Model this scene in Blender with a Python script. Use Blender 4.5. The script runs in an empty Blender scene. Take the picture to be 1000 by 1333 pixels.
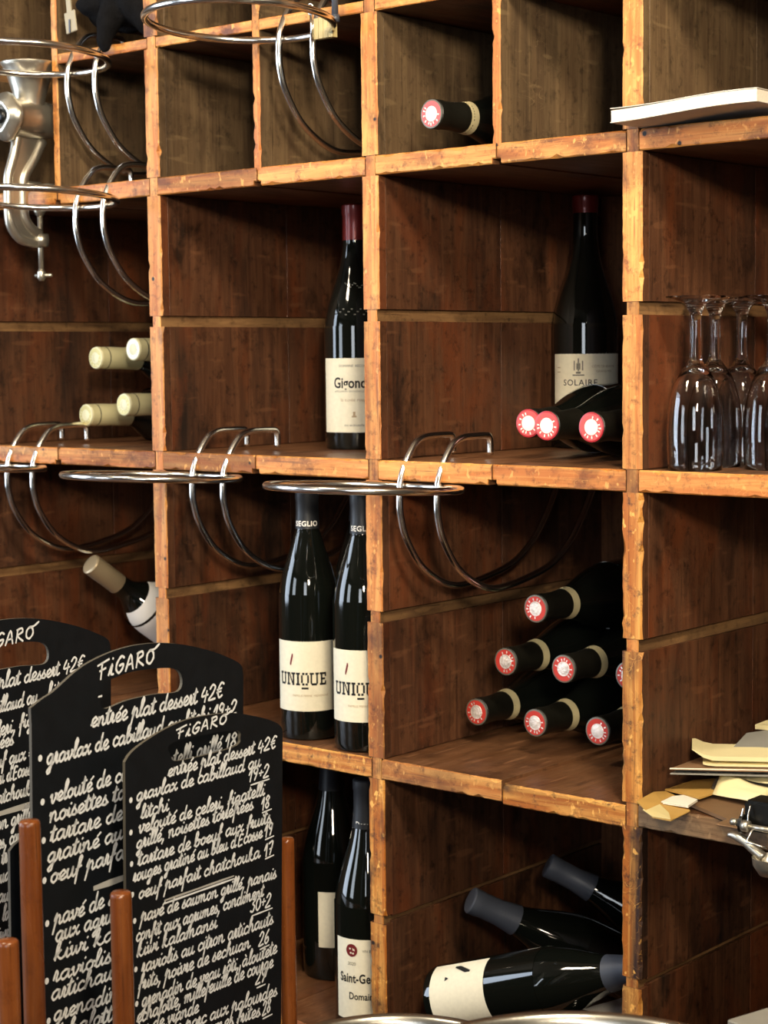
import bpy, bmesh, math, random
from mathutils import Vector, Matrix, noise
random.seed(7)
sc = bpy.context.scene
COL = sc.collection
PI = math.pi

# ---------------------------------------------------------------- camera
cam_d = bpy.data.cameras.new('camera'); cam = bpy.data.objects.new('camera', cam_d); COL.objects.link(cam)
cam_d.sensor_fit = 'VERTICAL'; cam_d.sensor_height = 36; cam_d.sensor_width = 27
cam_d.lens = 2403.94 / 1333 * 36
cam_d.clip_start = 0.05
cam.matrix_world = Matrix(((0.760711, -0.047797, 0.647329, 1.368813),
                           (0.649008, 0.071989, -0.757368, -1.588985),
                           (-0.010401, 0.996259, 0.085784, 1.5),
                           (0, 0, 0, 1)))
cam_d.dof.use_dof = True; cam_d.dof.focus_distance = 1.85; cam_d.dof.aperture_fstop = 13
sc.camera = cam
# ---------------------------------------------------------------- world, lights, exposure
w = bpy.data.worlds.new('world'); sc.world = w; w.use_nodes = True
nt = w.node_tree
bg = nt.nodes['Background']; bg.inputs[0].default_value = (1.0, 0.84, 0.68, 1); bg.inputs[1].default_value = 0.03
def area(name, loc, target, sx, sy, power, col, spread=180):    # spread < 180: a shaded lamp or a narrowed fill light
    l = bpy.data.lights.new(name, 'AREA'); l.shape = 'RECTANGLE'; l.size = sx; l.size_y = sy
    l.energy = power; l.color = col; l.spread = math.radians(spread)
    o = bpy.data.objects.new(name, l); COL.objects.link(o); o.location = loc
    d = Vector(target) - Vector(loc); o.rotation_euler = d.to_track_quat('-Z', 'Y').to_euler()
    return o
area('pendant_lamp_light', (1.30, -0.95, 2.62), (0.2, 0, 1.45), 0.28, 0.28, 29, (1.0, 0.84, 0.60))
area('second_pendant_light', (-0.15, -1.35, 2.65), (-0.1, 0, 1.4), 0.28, 0.28, 17, (1.0, 0.84, 0.62))
area('rear_pendant_light', (2.3, -2.3, 2.22), (0.2, 0, 1.92), 0.3, 0.3, 6.5, (1.0, 0.84, 0.62), 54)
area('left_window_light', (-2.9, -1.9, 1.75), (-0.2, 0, 1.2), 1.9, 2.0, 88, (0.72, 0.84, 1.0))
area('front_fill_light', (-1.5, -4.5, 1.8), (-0.1, 0, 1.3), 1.0, 1.7, 32, (0.80, 0.90, 1.0))  # unseen cool fill, added for highlights on bottles and chrome
area('right_fill_light', (2.6, -4.5, 2.1), (0.2, 0, 1.7), 1.0, 1.3, 5.5, (0.88, 0.94, 1.0), 80)  # unseen cool fill, added so the menu boards read cool white
sc.view_settings.view_transform = 'Standard'; sc.view_settings.look = 'None'
sc.view_settings.gamma = 1; sc.view_settings.use_curve_mapping = False
sc.view_settings.exposure = 0.26

# ---------------------------------------------------------------- materials
def srgb(h):
    h = h.lstrip('#'); v = [int(h[i:i+2], 16) / 255 for i in (0, 2, 4)]
    return tuple(c / 12.92 if c < .04045 else ((c + .055) / 1.055) ** 2.4 for c in v) + (1,)
def mat(name, color, rough=0.5, metal=0.0, spec=0.5, coat=0.0, trans=0.0, bump=0.0, bscale=200, vary=0.0, ior=1.45, coatr=.05):
    m = bpy.data.materials.new(name); m.use_nodes = True
    n = m.node_tree.nodes; l = m.node_tree.links; b = n['Principled BSDF']
    c = srgb(color) if isinstance(color, str) else color
    b.inputs['Base Color'].default_value = c; b.inputs['Roughness'].default_value = rough
    b.inputs['Metallic'].default_value = metal; b.inputs['Specular IOR Level'].default_value = spec
    b.inputs['Coat Weight'].default_value = coat; b.inputs['Coat Roughness'].default_value = coatr
    b.inputs['Transmission Weight'].default_value = trans; b.inputs['IOR'].default_value = ior
    tc = n.new('ShaderNodeTexCoord'); nz = n.new('ShaderNodeTexNoise')
    nz.inputs['Scale'].default_value = bscale; nz.inputs['Detail'].default_value = 4
    l.new(tc.outputs['Object'], nz.inputs['Vector'])
    if vary:
        n2 = n.new('ShaderNodeTexNoise'); n2.inputs['Scale'].default_value = bscale * .25; n2.inputs['Detail'].default_value = 5
        l.new(tc.outputs['Object'], n2.inputs['Vector'])
        hs = n.new('ShaderNodeHueSaturation'); hs.inputs['Color'].default_value = c
        mr = n.new('ShaderNodeMapRange'); mr.inputs['From Min'].default_value = .3; mr.inputs['From Max'].default_value = .7
        mr.inputs['To Min'].default_value = 1 - vary; mr.inputs['To Max'].default_value = 1 + vary
        l.new(n2.outputs['Fac'], mr.inputs['Value']); l.new(mr.outputs[0], hs.inputs['Value'])
        l.new(hs.outputs['Color'], b.inputs['Base Color'])
    if bump:
        bp = n.new('ShaderNodeBump'); bp.inputs['Strength'].default_value = bump; bp.inputs['Distance'].default_value = .001
        l.new(nz.outputs['Fac'], bp.inputs['Height']); l.new(bp.outputs['Normal'], b.inputs['Normal'])
    return m
def wood(name, axis, dark, mid, light, rough=.5, scratch=.5, grain=1.0, knots=.5, spec=.4, blotch=1.0, gc=1.0, red=None):
    """procedural timber with its grain along `axis`; colour, pores, scratches and blotches in object space"""
    m = bpy.data.materials.new(name); m.use_nodes = True
    n = m.node_tree.nodes; l = m.node_tree.links; b = n['Principled BSDF']
    tc = n.new('ShaderNodeTexCoord'); oi = n.new('ShaderNodeObjectInfo')
    off = n.new('ShaderNodeVectorMath'); off.operation = 'ADD'
    mul = n.new('ShaderNodeMath'); mul.operation = 'MULTIPLY'; mul.inputs[1].default_value = 37.0
    l.new(oi.outputs['Random'], mul.inputs[0]); l.new(tc.outputs['Object'], off.inputs[0]); l.new(mul.outputs[0], off.inputs[1])
    def stretched(long, cross, scale, detail, dist=0.0):
        mp = n.new('ShaderNodeMapping'); s = [cross] * 3; s['xyz'.index(axis)] = long
        mp.inputs['Scale'].default_value = s; l.new(off.outputs[0], mp.inputs['Vector'])
        nz = n.new('ShaderNodeTexNoise'); nz.inputs['Scale'].default_value = scale; nz.inputs['Detail'].default_value = detail
        nz.inputs['Roughness'].default_value = .62; nz.inputs['Distortion'].default_value = dist
        l.new(mp.outputs[0], nz.inputs['Vector']); return nz.outputs['Fac']
    g1 = stretched(.06, 1.0, 95 * grain, 6, .6)
    g2 = stretched(.25, 1.0, 9, 4, .8)
    g3 = stretched(.03, 1.0, 420, 2)
    blo = stretched(.6, 1.0, 16, 6, .3)
    def mix(a, bb, f, mode='MIX', fac=None):
        mx = n.new('ShaderNodeMix'); mx.data_type = 'RGBA'; mx.blend_type = mode
        for sk, v in ((6, a), (7, bb)):
            if isinstance(v, tuple): mx.inputs[sk].default_value = v
            else: l.new(v, mx.inputs[sk])
        if isinstance(f, float): mx.inputs[0].default_value = f
        else: l.new(f, mx.inputs[0])
        return mx.outputs[2]
    def ramp(v, a, bb, c0=0.0, c1=1.0):
        mr = n.new('ShaderNodeMapRange'); mr.inputs['From Min'].default_value = a; mr.inputs['From Max'].default_value = bb
        mr.inputs['To Min'].default_value = c0; mr.inputs['To Max'].default_value = c1
        l.new(v, mr.inputs['Value']); return mr.outputs[0]
    c = mix(srgb(mid), srgb(light), ramp(g1, .40, .70, 0, gc))
    c = mix(c, srgb(dark), ramp(g2, .52, .72, 0, .8 * blotch))
    c = mix(c, srgb(dark), ramp(blo, .56, .70, 0, .75 * blotch))
    c = mix(c, (.012, .006, .003, 1), ramp(g3, .60, .72, 0, .55))
    if red:
        rb = stretched(.35, 1.0, 11, 5, .4)
        c = mix(c, srgb(red), ramp(rb, .50, .66, 0, .7))
    # short scratches and nail dots
    mp = n.new('ShaderNodeMapping'); mp.inputs['Rotation'].default_value = (.5, .4, .3); mp.inputs['Scale'].default_value = (1, .12, .6)
    l.new(off.outputs[0], mp.inputs['Vector'])
    sn = n.new('ShaderNodeTexNoise'); sn.inputs['Scale'].default_value = 160; sn.inputs['Detail'].default_value = 1
    l.new(mp.outputs[0], sn.inputs['Vector'])
    c = mix(c, srgb(light), ramp(sn.outputs['Fac'], .66, .73, 0, scratch))
    fd = n.new('ShaderNodeTexNoise'); fd.inputs['Scale'].default_value = 70; fd.inputs['Detail'].default_value = 9; fd.inputs['Roughness'].default_value = .75
    l.new(off.outputs[0], fd.inputs['Vector'])
    c = mix(c, srgb(dark), ramp(fd.outputs['Fac'], .53, .66, 0, .6 * blotch))
    fl = n.new('ShaderNodeTexNoise'); fl.inputs['Scale'].default_value = 33; fl.inputs['Detail'].default_value = 8; fl.inputs['Roughness'].default_value = .8
    l.new(off.outputs[0], fl.inputs['Vector'])
    c = mix(c, srgb(light), ramp(fl.outputs['Fac'], .60, .72, 0, .5 * scratch + .12))
    # hairline scratches: thin level lines of stretched noise in two directions
    for k_, rot_ in enumerate(((.3, .9, .2), (1.2, .2, -.7))):
        m3 = n.new('ShaderNodeMapping'); m3.inputs['Rotation'].default_value = rot_; m3.inputs['Scale'].default_value = (1, .22, 1); m3.inputs['Location'].default_value = (k_*3.1, 0, 0)
        l.new(off.outputs[0], m3.inputs['Vector'])
        s3 = n.new('ShaderNodeTexNoise'); s3.inputs['Scale'].default_value = 26; s3.inputs['Detail'].default_value = 2; l.new(m3.outputs[0], s3.inputs['Vector'])
        pp = n.new('ShaderNodeMath'); pp.operation = 'PINGPONG'; pp.inputs[1].default_value = .06; l.new(s3.outputs['Fac'], pp.inputs[0])
        gate = n.new('ShaderNodeMath'); gate.operation = 'MULTIPLY'; l.new(ramp(pp.outputs[0], .0022, .0008), gate.inputs[0]); l.new(ramp(fl.outputs['Fac'], .50, .60, 0, scratch), gate.inputs[1])
        c = mix(c, srgb(light), gate.outputs[0])
    vo = n.new('ShaderNodeTexVoronoi'); vo.inputs['Scale'].default_value = 26; l.new(off.outputs[0], vo.inputs['Vector'])
    c = mix(c, (.01, .005, .003, 1), ramp(vo.outputs['Distance'], .085, .05, 0, knots))
    rnd = ramp(oi.outputs['Random'], 0, 1, .84, 1.14)
    hs = n.new('ShaderNodeHueSaturation'); l.new(rnd, hs.inputs['Value']); l.new(c, hs.inputs['Color'])
    l.new(hs.outputs['Color'], b.inputs['Base Color'])
    l.new(ramp(g2, .3, .7, rough - .1, rough + .12), b.inputs['Roughness'])
    b.inputs['Specular IOR Level'].default_value = spec
    add = n.new('ShaderNodeMath'); add.operation = 'ADD'; l.new(g1, add.inputs[0]); l.new(blo, add.inputs[1])
    bp = n.new('ShaderNodeBump'); bp.inputs['Strength'].default_value = .45; bp.inputs['Distance'].default_value = .0015
    l.new(add.outputs[0], bp.inputs['Height']); l.new(bp.outputs['Normal'], b.inputs['Normal'])
    return m
M = {}
EDGE = ('#4c2612', '#b66c2e', '#e0a55a')
PAT = ('#120a06', '#4c2f1f', '#7a5136')
for ax in 'xyz':
    M['edgeold_' + ax] = wood('battered_pine_' + ax, ax, '#33201a', '#a8601f', '#e8ae5a', rough=.5, scratch=1.0, knots=1.0, blotch=1.45)
    M['edge_' + ax] = wood('worn_pine_' + ax, ax, *EDGE, rough=.5, scratch=.8, knots=1.0, blotch=1.15)
    M['pat_' + ax] = wood('dark_stained_wood_' + ax, ax, *PAT, rough=.5, scratch=.35, knots=.35, gc=.55, red='#6c361a', blotch=1.1)
M['pat_top'] = wood('upper_wood_light_tinted', 'z', '#17110a', '#574430', '#7e684a', rough=.55, scratch=.4, knots=.3, gc=.55, blotch=.9)  # side-board wood again, with the top row's olive light put into its colour
M['shelf_top'] = wood('rubbed_shelf_wood', 'y', '#2e1c12', '#6e4a30', '#94694a', rough=.38, scratch=.9, gc=.5, red='#5a3018')
M['edge_dull'] = wood('dirty_shelf_edge', 'x', '#3c2c20', '#7a5c42', '#a88a66', rough=.55, scratch=.5)
M['core'] = wood('groove_wood', 'y', '#3a2818', '#725234', '#947048', rough=.6)
M['back'] = wood('back_board_wood', 'z', '#20120a', '#5c3822', '#855638', rough=.55)
M['chrome'] = mat('chrome_wire', '#ecebe8', .2, 1.0)
M['steel'] = mat('cast_tinned_metal', '#cbc6b8', .34, .9, bump=.25, bscale=120)
M['brushed'] = mat('brushed_pot_steel', '#b4b2ac', .3, 1.0, bump=.1, bscale=300)
M['bottle'] = mat('dark_wine_glass', (.004, .005, .004, 1), .045, spec=.6, coat=.3)
M['capred'] = mat('capsule_red', '#7c2420', .35, .25, coat=.3)
M['capredb'] = mat('capsule_bright_red', '#a81c24', .4, .1, coat=.2)
M['capblack'] = mat('capsule_black', '#15140f', .42, .1, bump=.2, bscale=500)
M['capgrey'] = mat('capsule_slate_grey', '#454a56', .45, .2)
M['capcharcoal'] = mat('capsule_charcoal', '#26282c', .4, .2)
M['capcream'] = mat('capsule_cream', '#c6bf96', .42, .15, coat=.2)
M['capgold'] = mat('capsule_dull_gold', '#a8977a', .35, .5)
M['sealred'] = mat('seal_red', '#c03a30', .4, .2)
M['sealpink'] = mat('seal_pink_red', '#c8504c', .4, .2)
M['silver'] = mat('seal_silver_foil', '#eadfd6', .34, .55, bump=1.0, bscale=420, vary=.25)
M['sealwhite'] = mat('seal_white', '#efe6d8', .4, .1)
M['sealrim'] = mat('seal_rim', '#6a675c', .4, .4)
M['sealgold'] = mat('seal_old_gold', '#a89a62', .35, .5)
M['paper'] = mat('label_paper', '#e6dfc8', .7, spec=.2, bump=.15, bscale=900, vary=.04)
M['paperwhite'] = mat('label_white_paper', '#eceae6', .65, spec=.2)
M['ink'] = mat('black_ink', '#16140f', .6)
M['inkgrey'] = mat('grey_ink', '#6d6a60', .6)
M['inktan'] = mat('tan_ink', '#b09a78', .6)
M['inkred'] = mat('wine_red_ink', '#6c1414', .5)
M['inkblue'] = mat('blue_ink', '#1b62c4', .5)
M['slate'] = mat('black_chalkboard', '#101419', .55, spec=.3, bump=.12, bscale=260, vary=.18)
M['slateedge'] = mat('worn_board_edge', '#57534a', .6)
M['chalk'] = mat('white_chalk_paint', '#e8ecf0', .8, spec=.1)
M['chalkgrey'] = mat('grey_chalk_rule', '#b4b4b0', .85, spec=.1)
M['dowel'] = wood('varnished_dowel', 'z', '#38190a', '#733c18', '#8a5026', rough=.26, scratch=.1, knots=.0, spec=.6, blotch=.5)
M['counter'] = wood('counter_wood', 'x', '#2a1810', '#5a3a24', '#7a5236', rough=.4)
M['kraft'] = mat('kraft_paper', '#c29a54', .6, spec=.3, bump=.3, bscale=90, vary=.08)
M['kraftpale'] = mat('pale_gummed_flap', '#dccb92', .5, spec=.4, bump=.2, bscale=90)
M['white'] = mat('white_paper', '#f2ecdc', .6, spec=.2, vary=.02)
M['cream'] = mat('cream_paper', '#ece0b0', .6, spec=.2, bump=.3, bscale=60, vary=.05)
M['brownboard'] = mat('brown_cardboard', '#7d6044', .6, bump=.2, bscale=150, vary=.08)
M['folder'] = mat('taupe_folder', '#8f7054', .5, vary=.05, bscale=60)
M['greycard'] = mat('grey_card', '#8c8b86', .65, vary=.04)
M['bookcover'] = mat('book_cover_white', '#c4c0b6', .4, vary=.03)
M['band'] = mat('neck_band_paper', '#b9ae88', .6)
M['pages'] = mat('book_page_block', '#d9d2c4', .8, bump=.5, bscale=500)
M['cloth'] = mat('black_wool_cloth', '#101012', .95, spec=.1, bump=.9, bscale=350, vary=.2)
M['tag'] = mat('grey_beige_tag', '#a39a84', .6)
M['palewood'] = mat('pale_striped_wood', '#b8a878', .6, vary=.15)
M['blackplastic'] = mat('black_plastic', '#0e0e0c', .35)
M['wall'] = mat('plaster_wall', '#776450', .85, vary=.06, bscale=20, bump=.3)
M['floor'] = wood('floor_wood', 'x', '#1c120c', '#3a281c', '#523c2c', rough=.5)
g = mat('clear_glass', (1, 1, 1, 1), .0, trans=1.0, ior=1.46); M['glass'] = g
pl = mat('clear_plastic', (1, 1, 1, 1), .12, trans=.85, ior=1.2, bump=.8, bscale=60); M['plastic'] = pl

# ---------------------------------------------------------------- helpers
def link(name, me, mats, parent=None, loc=None, smooth=False):
    o = bpy.data.objects.new(name, me); COL.objects.link(o)
    for m in (mats if isinstance(mats, (list, tuple)) else [mats]): me.materials.append(m)
    if smooth:
        for p in me.polygons: p.use_smooth = True
    if parent: o.parent = parent
    if loc is not None: o.location = loc
    return o
def obj(name, bm, mats, parent=None, loc=None, smooth=False, sharp=None):
    bmesh.ops.recalc_face_normals(bm, faces=bm.faces[:])
    if sharp:
        for e in bm.edges:
            if len(e.link_faces) == 2 and e.calc_face_angle(0) > sharp: e.smooth = False
    me = bpy.data.meshes.new(name); bm.to_mesh(me); bm.free()
    return link(name, me, mats, parent, loc, smooth or bool(sharp))
def tag(o, label, cat=None, group=None, kind=None):
    if label: o['label'] = label
    if cat: o['category'] = cat
    if group: o['group'] = group
    if kind: o['kind'] = kind
    return o
def thing(name, label, cat, loc=(0, 0, 0), group=None, mw=None):
    o = bpy.data.objects.new(name, None); COL.objects.link(o); o.empty_display_size = .02
    if mw is not None: o.matrix_world = mw
    else: o.location = loc
    return tag(o, label, cat, group)
def copy_tree(o, parent=None, kids=None):
    c = o.copy(); COL.objects.link(c)
    if parent: c.parent = parent
    for ch in o.children: copy_tree(ch, c)
    return c
def box(bm, x0, x1, y0, y1, z0, z1, mi=0):
    v = [bm.verts.new(p) for p in ((x0,y0,z0),(x1,y0,z0),(x1,y1,z0),(x0,y1,z0),(x0,y0,z1),(x1,y0,z1),(x1,y1,z1),(x0,y1,z1))]
    for f in ((0,3,2,1),(4,5,6,7),(0,1,5,4),(1,2,6,5),(2,3,7,6),(3,0,4,7)):
        bm.faces.new([v[i] for i in f]).material_index = mi
    return v
def lathe(bm, prof, seg=32, M4=None, mi=0, cap0=True, cap1=True, a0=0, a1=2*PI):
    full = abs(a1 - a0 - 2*PI) < 1e-6
    rings = []
    for r, z in prof:
        ring = []
        for i in range(seg if full else seg + 1):
            a = a0 + (a1 - a0) * i / seg
            p = Vector((r * math.cos(a), r * math.sin(a), z))
            ring.append(bm.verts.new(M4 @ p if M4 else p))
        rings.append(ring)
    for a, b in zip(rings, rings[1:]):
        for i in range(seg):
            j = (i + 1) % len(a)
            bm.faces.new((a[i], a[j], b[j], b[i])).material_index = mi
    if full and cap0 and prof[0][0] > 1e-5: bm.faces.new(rings[0][::-1]).material_index = mi
    if full and cap1 and prof[-1][0] > 1e-5: bm.faces.new(rings[-1]).material_index = mi
    return rings
def catmull(pts, n=6):
    P = [Vector(p) for p in pts]; P = [2*P[0]-P[1]] + P + [2*P[-1]-P[-2]]; out = []
    for i in range(1, len(P) - 2):
        for k in range(n):
            t = k / n; a, b, c, d = P[i-1:i+3]
            out.append(.5*((2*b) + (c-a)*t + (2*a-5*b+4*c-d)*t*t + (3*b-a-3*c+d)*t**3))
    out.append(P[-2]); return out
def tube(bm, pts, r, seg=12, closed=False, mi=0, rad=None):
    n = len(pts); rings = []; prev = None
    for i, p in enumerate(pts):
        a = pts[(i-1) % n] if (closed or i) else pts[0]; b = pts[(i+1) % n] if (closed or i < n-1) else pts[-1]
        t = (b - a).normalized()
        if prev is None:
            u = t.orthogonal().normalized()
        else:
            u = (prev - t * prev.dot(t)).normalized()
        prev = u; v = t.cross(u); rr = rad[i] if rad else r
        rings.append([bm.verts.new(p + (u*math.cos(2*PI*k/seg) + v*math.sin(2*PI*k/seg)) * rr) for k in range(seg)])
    for i in range(n if closed else n - 1):
        a, b = rings[i], rings[(i+1) % n]; sh = 0
        if closed and i == n - 1:
            sh = min(range(seg), key=lambda s: (b[s].co - a[0].co).length)
        for k in range(seg):
            bm.faces.new((a[k], a[(k+1) % seg], b[(k+1+sh) % seg], b[(k+sh) % seg])).material_index = mi
    if not closed:
        bm.faces.new(rings[0][::-1]); bm.faces.new(rings[-1])
def plank(name, parent, x0, x1, y0, y1, z0, z1, axis, front, side, jit=.0009, chip=.0032, step=.0075, chips=.07, ch=.0009, notch=None):
    """a board whose front (-y) arrises are worn: cross-section with two chamfered front edges, nibbled along its length"""
    c = Vector(((x0+x1)/2, (y0+y1)/2, (z0+z1)/2)); bm = bmesh.new()
    if axis == 'z': L0, L1, a0, a1 = z0, z1, x0, x1
    else: L0, L1, a0, a1 = x0, x1, z0, z1
    n = max(2, int((L1 - L0) / step)); rings = []
    ts = [L0 + (L1 - L0) * i / n for i in range(n + 1)]
    if notch: ts = sorted(ts + [q for q in (notch - .0054, notch - .0057, notch + .0054, notch + .0057) if L0 < q < L1])
    for t in ts:
        e = []
        for s in (0, 1):
            k = ch + abs(random.gauss(0, jit * .45))
            if random.random() < chips: k += random.random() * chip
            e.append(k)
        bow = random.gauss(0, jit * .14)
        b0 = a0 + (.0055 if notch and abs(t - notch) < .0055 else 0)
        sec = [(b0 + e[0] + bow, y0), (a1 - e[1] + bow, y0), (a1 + bow * .5, y0 + e[1]), (a1, y1), (a0, y1), (b0 + bow * .5, y0 + e[0])]
        ring = []
        for a, y in sec:
            p = Vector((a, y, t)) if axis == 'z' else Vector((t, y, a))
            ring.append(bm.verts.new(p - c))
        rings.append(ring)
    for a, b in zip(rings, rings[1:]):
        for k in range(6):
            f = bm.faces.new((a[k], a[(k+1) % 6], b[(k+1) % 6], b[k])); f.material_index = 0 if k in (0, 1, 5) else 1
    for r_ in (rings[0][::-1], rings[-1]): bm.faces.new(r_).material_index = 1
    return obj(name, bm, [front, side], parent, c)
def board(name, parent, x0, x1, y0, y1, z0, z1, m, bev=.0008):
    c = Vector(((x0+x1)/2, (y0+y1)/2, (z0+z1)/2)); bm = bmesh.new()
    box(bm, x0-c.x, x1-c.x, y0-c.y, y1-c.y, z0-c.z, z1-c.z)
    if bev: bmesh.ops.bevel(bm, geom=bm.edges[:], offset=bev, segments=1, affect='EDGES')
    return obj(name, bm, m, parent, c)
def text_mesh(s, size, bold=0.0, font_shear=0.0, align='CENTER', space=1.0):
    cu = bpy.data.curves.new('t', 'FONT'); cu.body = s; cu.size = size; cu.offset = bold; cu.shear = font_shear
    cu.align_x = align; cu.resolution_u = 3; cu.space_character = space
    o = bpy.data.objects.new('t', cu); COL.objects.link(o)
    bpy.context.view_layer.update()
    me = bpy.data.meshes.new_from_object(o.evaluated_get(bpy.context.evaluated_depsgraph_get()))
    bpy.data.objects.remove(o); bpy.data.curves.remove(cu)
    return [v.co.copy() for v in me.vertices], [tuple(p.vertices) for p in me.polygons], me
# ================================================================ the room
def struct(name, x0, x1, y0, y1, z0, z1, m):
    o = board(name, None, x0, x1, y0, y1, z0, z1, m, 0); o['kind'] = 'structure'; return o
struct('floor', -3.2, 4.2, -4.8, .62, -.06, 0.0, M['floor'])
struct('wall_back', -3.2, 4.2, .52, .62, 0.0, 3.0, M['wall'])
struct('wall_left', -3.3, -3.2, -4.8, .62, 0.0, 3.0, M['wall'])
struct('wall_right', 4.2, 4.3, -4.8, .62, 0.0, 3.0, M['wall'])
struct('wall_front', -3.2, 4.2, -4.9, -4.8, 0.0, 3.0, M['wall'])
struct('ceiling', -3.2, 4.2, -4.8, .62, 3.0, 3.06, M['wall'])

# ================================================================ the shelving unit
unit = thing('wine_shelf', 'tall worn wooden pigeonhole shelving of stained pine filling the wall', 'shelf', (0, .2, 0))
unit.location = (0, 0, 0)
XD = [-.7245, -.363, -.005, .343, .694]
LV = [(0.0, .022), (.322, .344), (.668, .690), (1.0105, 1.034), (1.3565, 1.379), (1.699, 1.7205), (2.048, 2.068)]
D = .447
HW, CW = .012, .0073
for xc in XD:
    # the continuous core board seen in the housings and the grooves
    plank('core_board', unit, xc-CW, xc+CW, 0.0006, D, .0, 2.3, 'z', M['edge_z'], M['core'], jit=.0003, chips=.03, step=.03)
    for i, (b, t) in enumerate(LV):
        top = LV[i+1][0] if i + 1 < len(LV) else 2.3
        segs = [(t, top)] if i + 1 >= len(LV) else [(t, (t+top)/2 - .0055 + .003), ((t+top)/2 + .0065 + .003, top)]
        if i == 2: segs = [(t, .8395), (.8485, top)]
        if i == 5: segs = [(t, 1.8795), (1.8935, top)]
        for s0, s1 in segs:
            old = xc > .3 and s1 < 1.37
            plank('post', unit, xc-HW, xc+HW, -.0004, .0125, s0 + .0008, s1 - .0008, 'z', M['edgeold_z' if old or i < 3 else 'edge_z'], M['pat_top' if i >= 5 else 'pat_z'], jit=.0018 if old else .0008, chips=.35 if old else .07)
            for sgn in (-1, 1):
                if (xc < -.7 and sgn < 0) or (xc > .65 and sgn > 0): continue
                xa, xb = sorted((xc + sgn*CW, xc + sgn*HW))
                for y0, y1 in ((.0125, .2275), (.2281, D)):
                    jx = random.uniform(-.0004, .0004)
                    tg_ = .0024 if i == 2 else 0
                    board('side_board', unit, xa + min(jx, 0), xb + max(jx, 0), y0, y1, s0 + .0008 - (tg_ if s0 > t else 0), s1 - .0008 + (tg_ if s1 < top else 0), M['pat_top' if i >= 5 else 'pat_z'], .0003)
thin = {0: -.548, 1: -.1815, 2: .173}
for c in range(4):
    xl, xr = XD[c] + CW + .0018, XD[c+1] - CW - .0006
    for i, (b, t) in enumerate(LV):
        xm = (thin.get(c, (xl+xr)/2) if i in (5,) else (xl+xr)/2 + (.004 if c == 2 else random.uniform(-.01, .01)))
        if i == 3: xm = {2: .1765}.get(c, xm)
        if i == 4: xm = {2: .165, 1: -.192, 0: -.56}.get(c, xm)
        dz = -.0035 if (i == 3 and c == 2) else (-.0008 if i == 3 else 0)
        for (a, e, d_, k) in ((xl, xm - .0004, 0, 0), (xm + .0004, xr, dz, 1)):
            yf = -.001 + (.0015 if k else 0)
            plank('shelf_board', unit, a, e, yf, D, b + d_, t + d_, 'x', M['edge_dull' if (c == 3 and i == 3) else ('edgeold_x' if i < 4 and k else 'edge_x')], M['shelf_top'], jit=.0009, chips=.16,
                  chip=.003, notch=(xm if i >= 4 else None))
    # thin shelf in the upper groove and thin upright divider
    if c in thin:
        x = thin[c]
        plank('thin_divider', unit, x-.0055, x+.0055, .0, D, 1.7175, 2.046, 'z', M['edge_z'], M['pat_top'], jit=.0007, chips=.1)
        if c > 0: plank('thin_shelf', unit, xl, x - .006, .001, D, 1.880, 1.8928, 'x', M['edge_x'], M['pat_y'], jit=.0006)
        plank('thin_shelf', unit, x + .006, xr, .001, D, 1.880, 1.8928, 'x', M['edge_x'], M['pat_y'], jit=.0006)
    else:
        plank('thin_shelf', unit, xl, xr, .001, D, 1.880, 1.8928, 'x', M['edge_x'], M['pat_y'], jit=.0006)
    nb = 3
    for k in range(nb):
        a = XD[c] + (XD[c+1] - XD[c]) * k / nb; e = XD[c] + (XD[c+1] - XD[c]) * (k+1) / nb
        board('back_board', unit, a + .0008, e - .0008, D, D + .012, .0, 2.3, M['back'])

# ================================================================ bottles
def norm_frame(axis, ref):
    z = Vector(axis).normalized(); x = Vector(ref); x = (x - z * x.dot(z)).normalized(); y = z.cross(x)
    return Matrix((x, y, z)).transposed().to_4x4()
def glass_profile(r, h, kind):
    if kind == 'slim':   # tall Rhone bottle
        s = [(0, .012), (.6*r, .004), (.86*r, 0), (.96*r, .0015), (r, .008), (r, .162), (.975*r, .177), (.90*r, .194), (.77*r, .211), (.62*r, .228), (.49*r, .243), (.40*r, .254), (.365*r, h-.040), (.365*r, h-.012), (.39*r, h-.004), (.36*r, h-.002)]
    elif kind == 'bord':
        s = [(0, .012), (.6*r, .004), (.86*r, 0), (.96*r, .0015), (r, .008), (r, .176), (.985*r, .186), (.9*r, .197), (.74*r, .207), (.56*r, .217), (.43*r, .228), (.395*r, .240), (.385*r, h-.018), (.40*r, h-.016), (.40*r, h-.004), (.38*r, h-.002)]
    else:
        s = [(0, .012), (.6*r, .004), (.86*r, 0), (.96*r, .0015), (r, .008), (r, .142), (.985*r, .155), (.93*r, .170), (.82*r, .188), (.68*r, .206), (.54*r, .224), (.43*r, .243), (.375*r, .262), (.36*r, h-.014), (.39*r, h-.012), (.39*r, h-.004), (.36*r, h-.002)]
    return s
def prof_r(prof, z):
    for (r0, z0), (r1, z1) in zip(prof[3:], prof[4:]):
        if z0 <= z <= z1: return r0 + (r1 - r0) * (z - z0) / max(z1 - z0, 1e-6)
    return prof[-1][0]
def smooth_prof(p):
    return [(max(q.x, 0), q.y) for q in [Vector((a[0], a[1], 0)) for a in p]]
MESH = {}
def wrap(bm, verts, faces, R, zc, ac, mi=0, hfl=1.0):
    vs = []
    for v in verts:
        a = ac + v.x / R; vs.append(bm.verts.new((R * math.cos(a), R * math.sin(a), zc + v.y)))
    for f in faces:
        try: bm.faces.new([vs[i] for i in f]).material_index = mi
        except ValueError: pass
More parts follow.
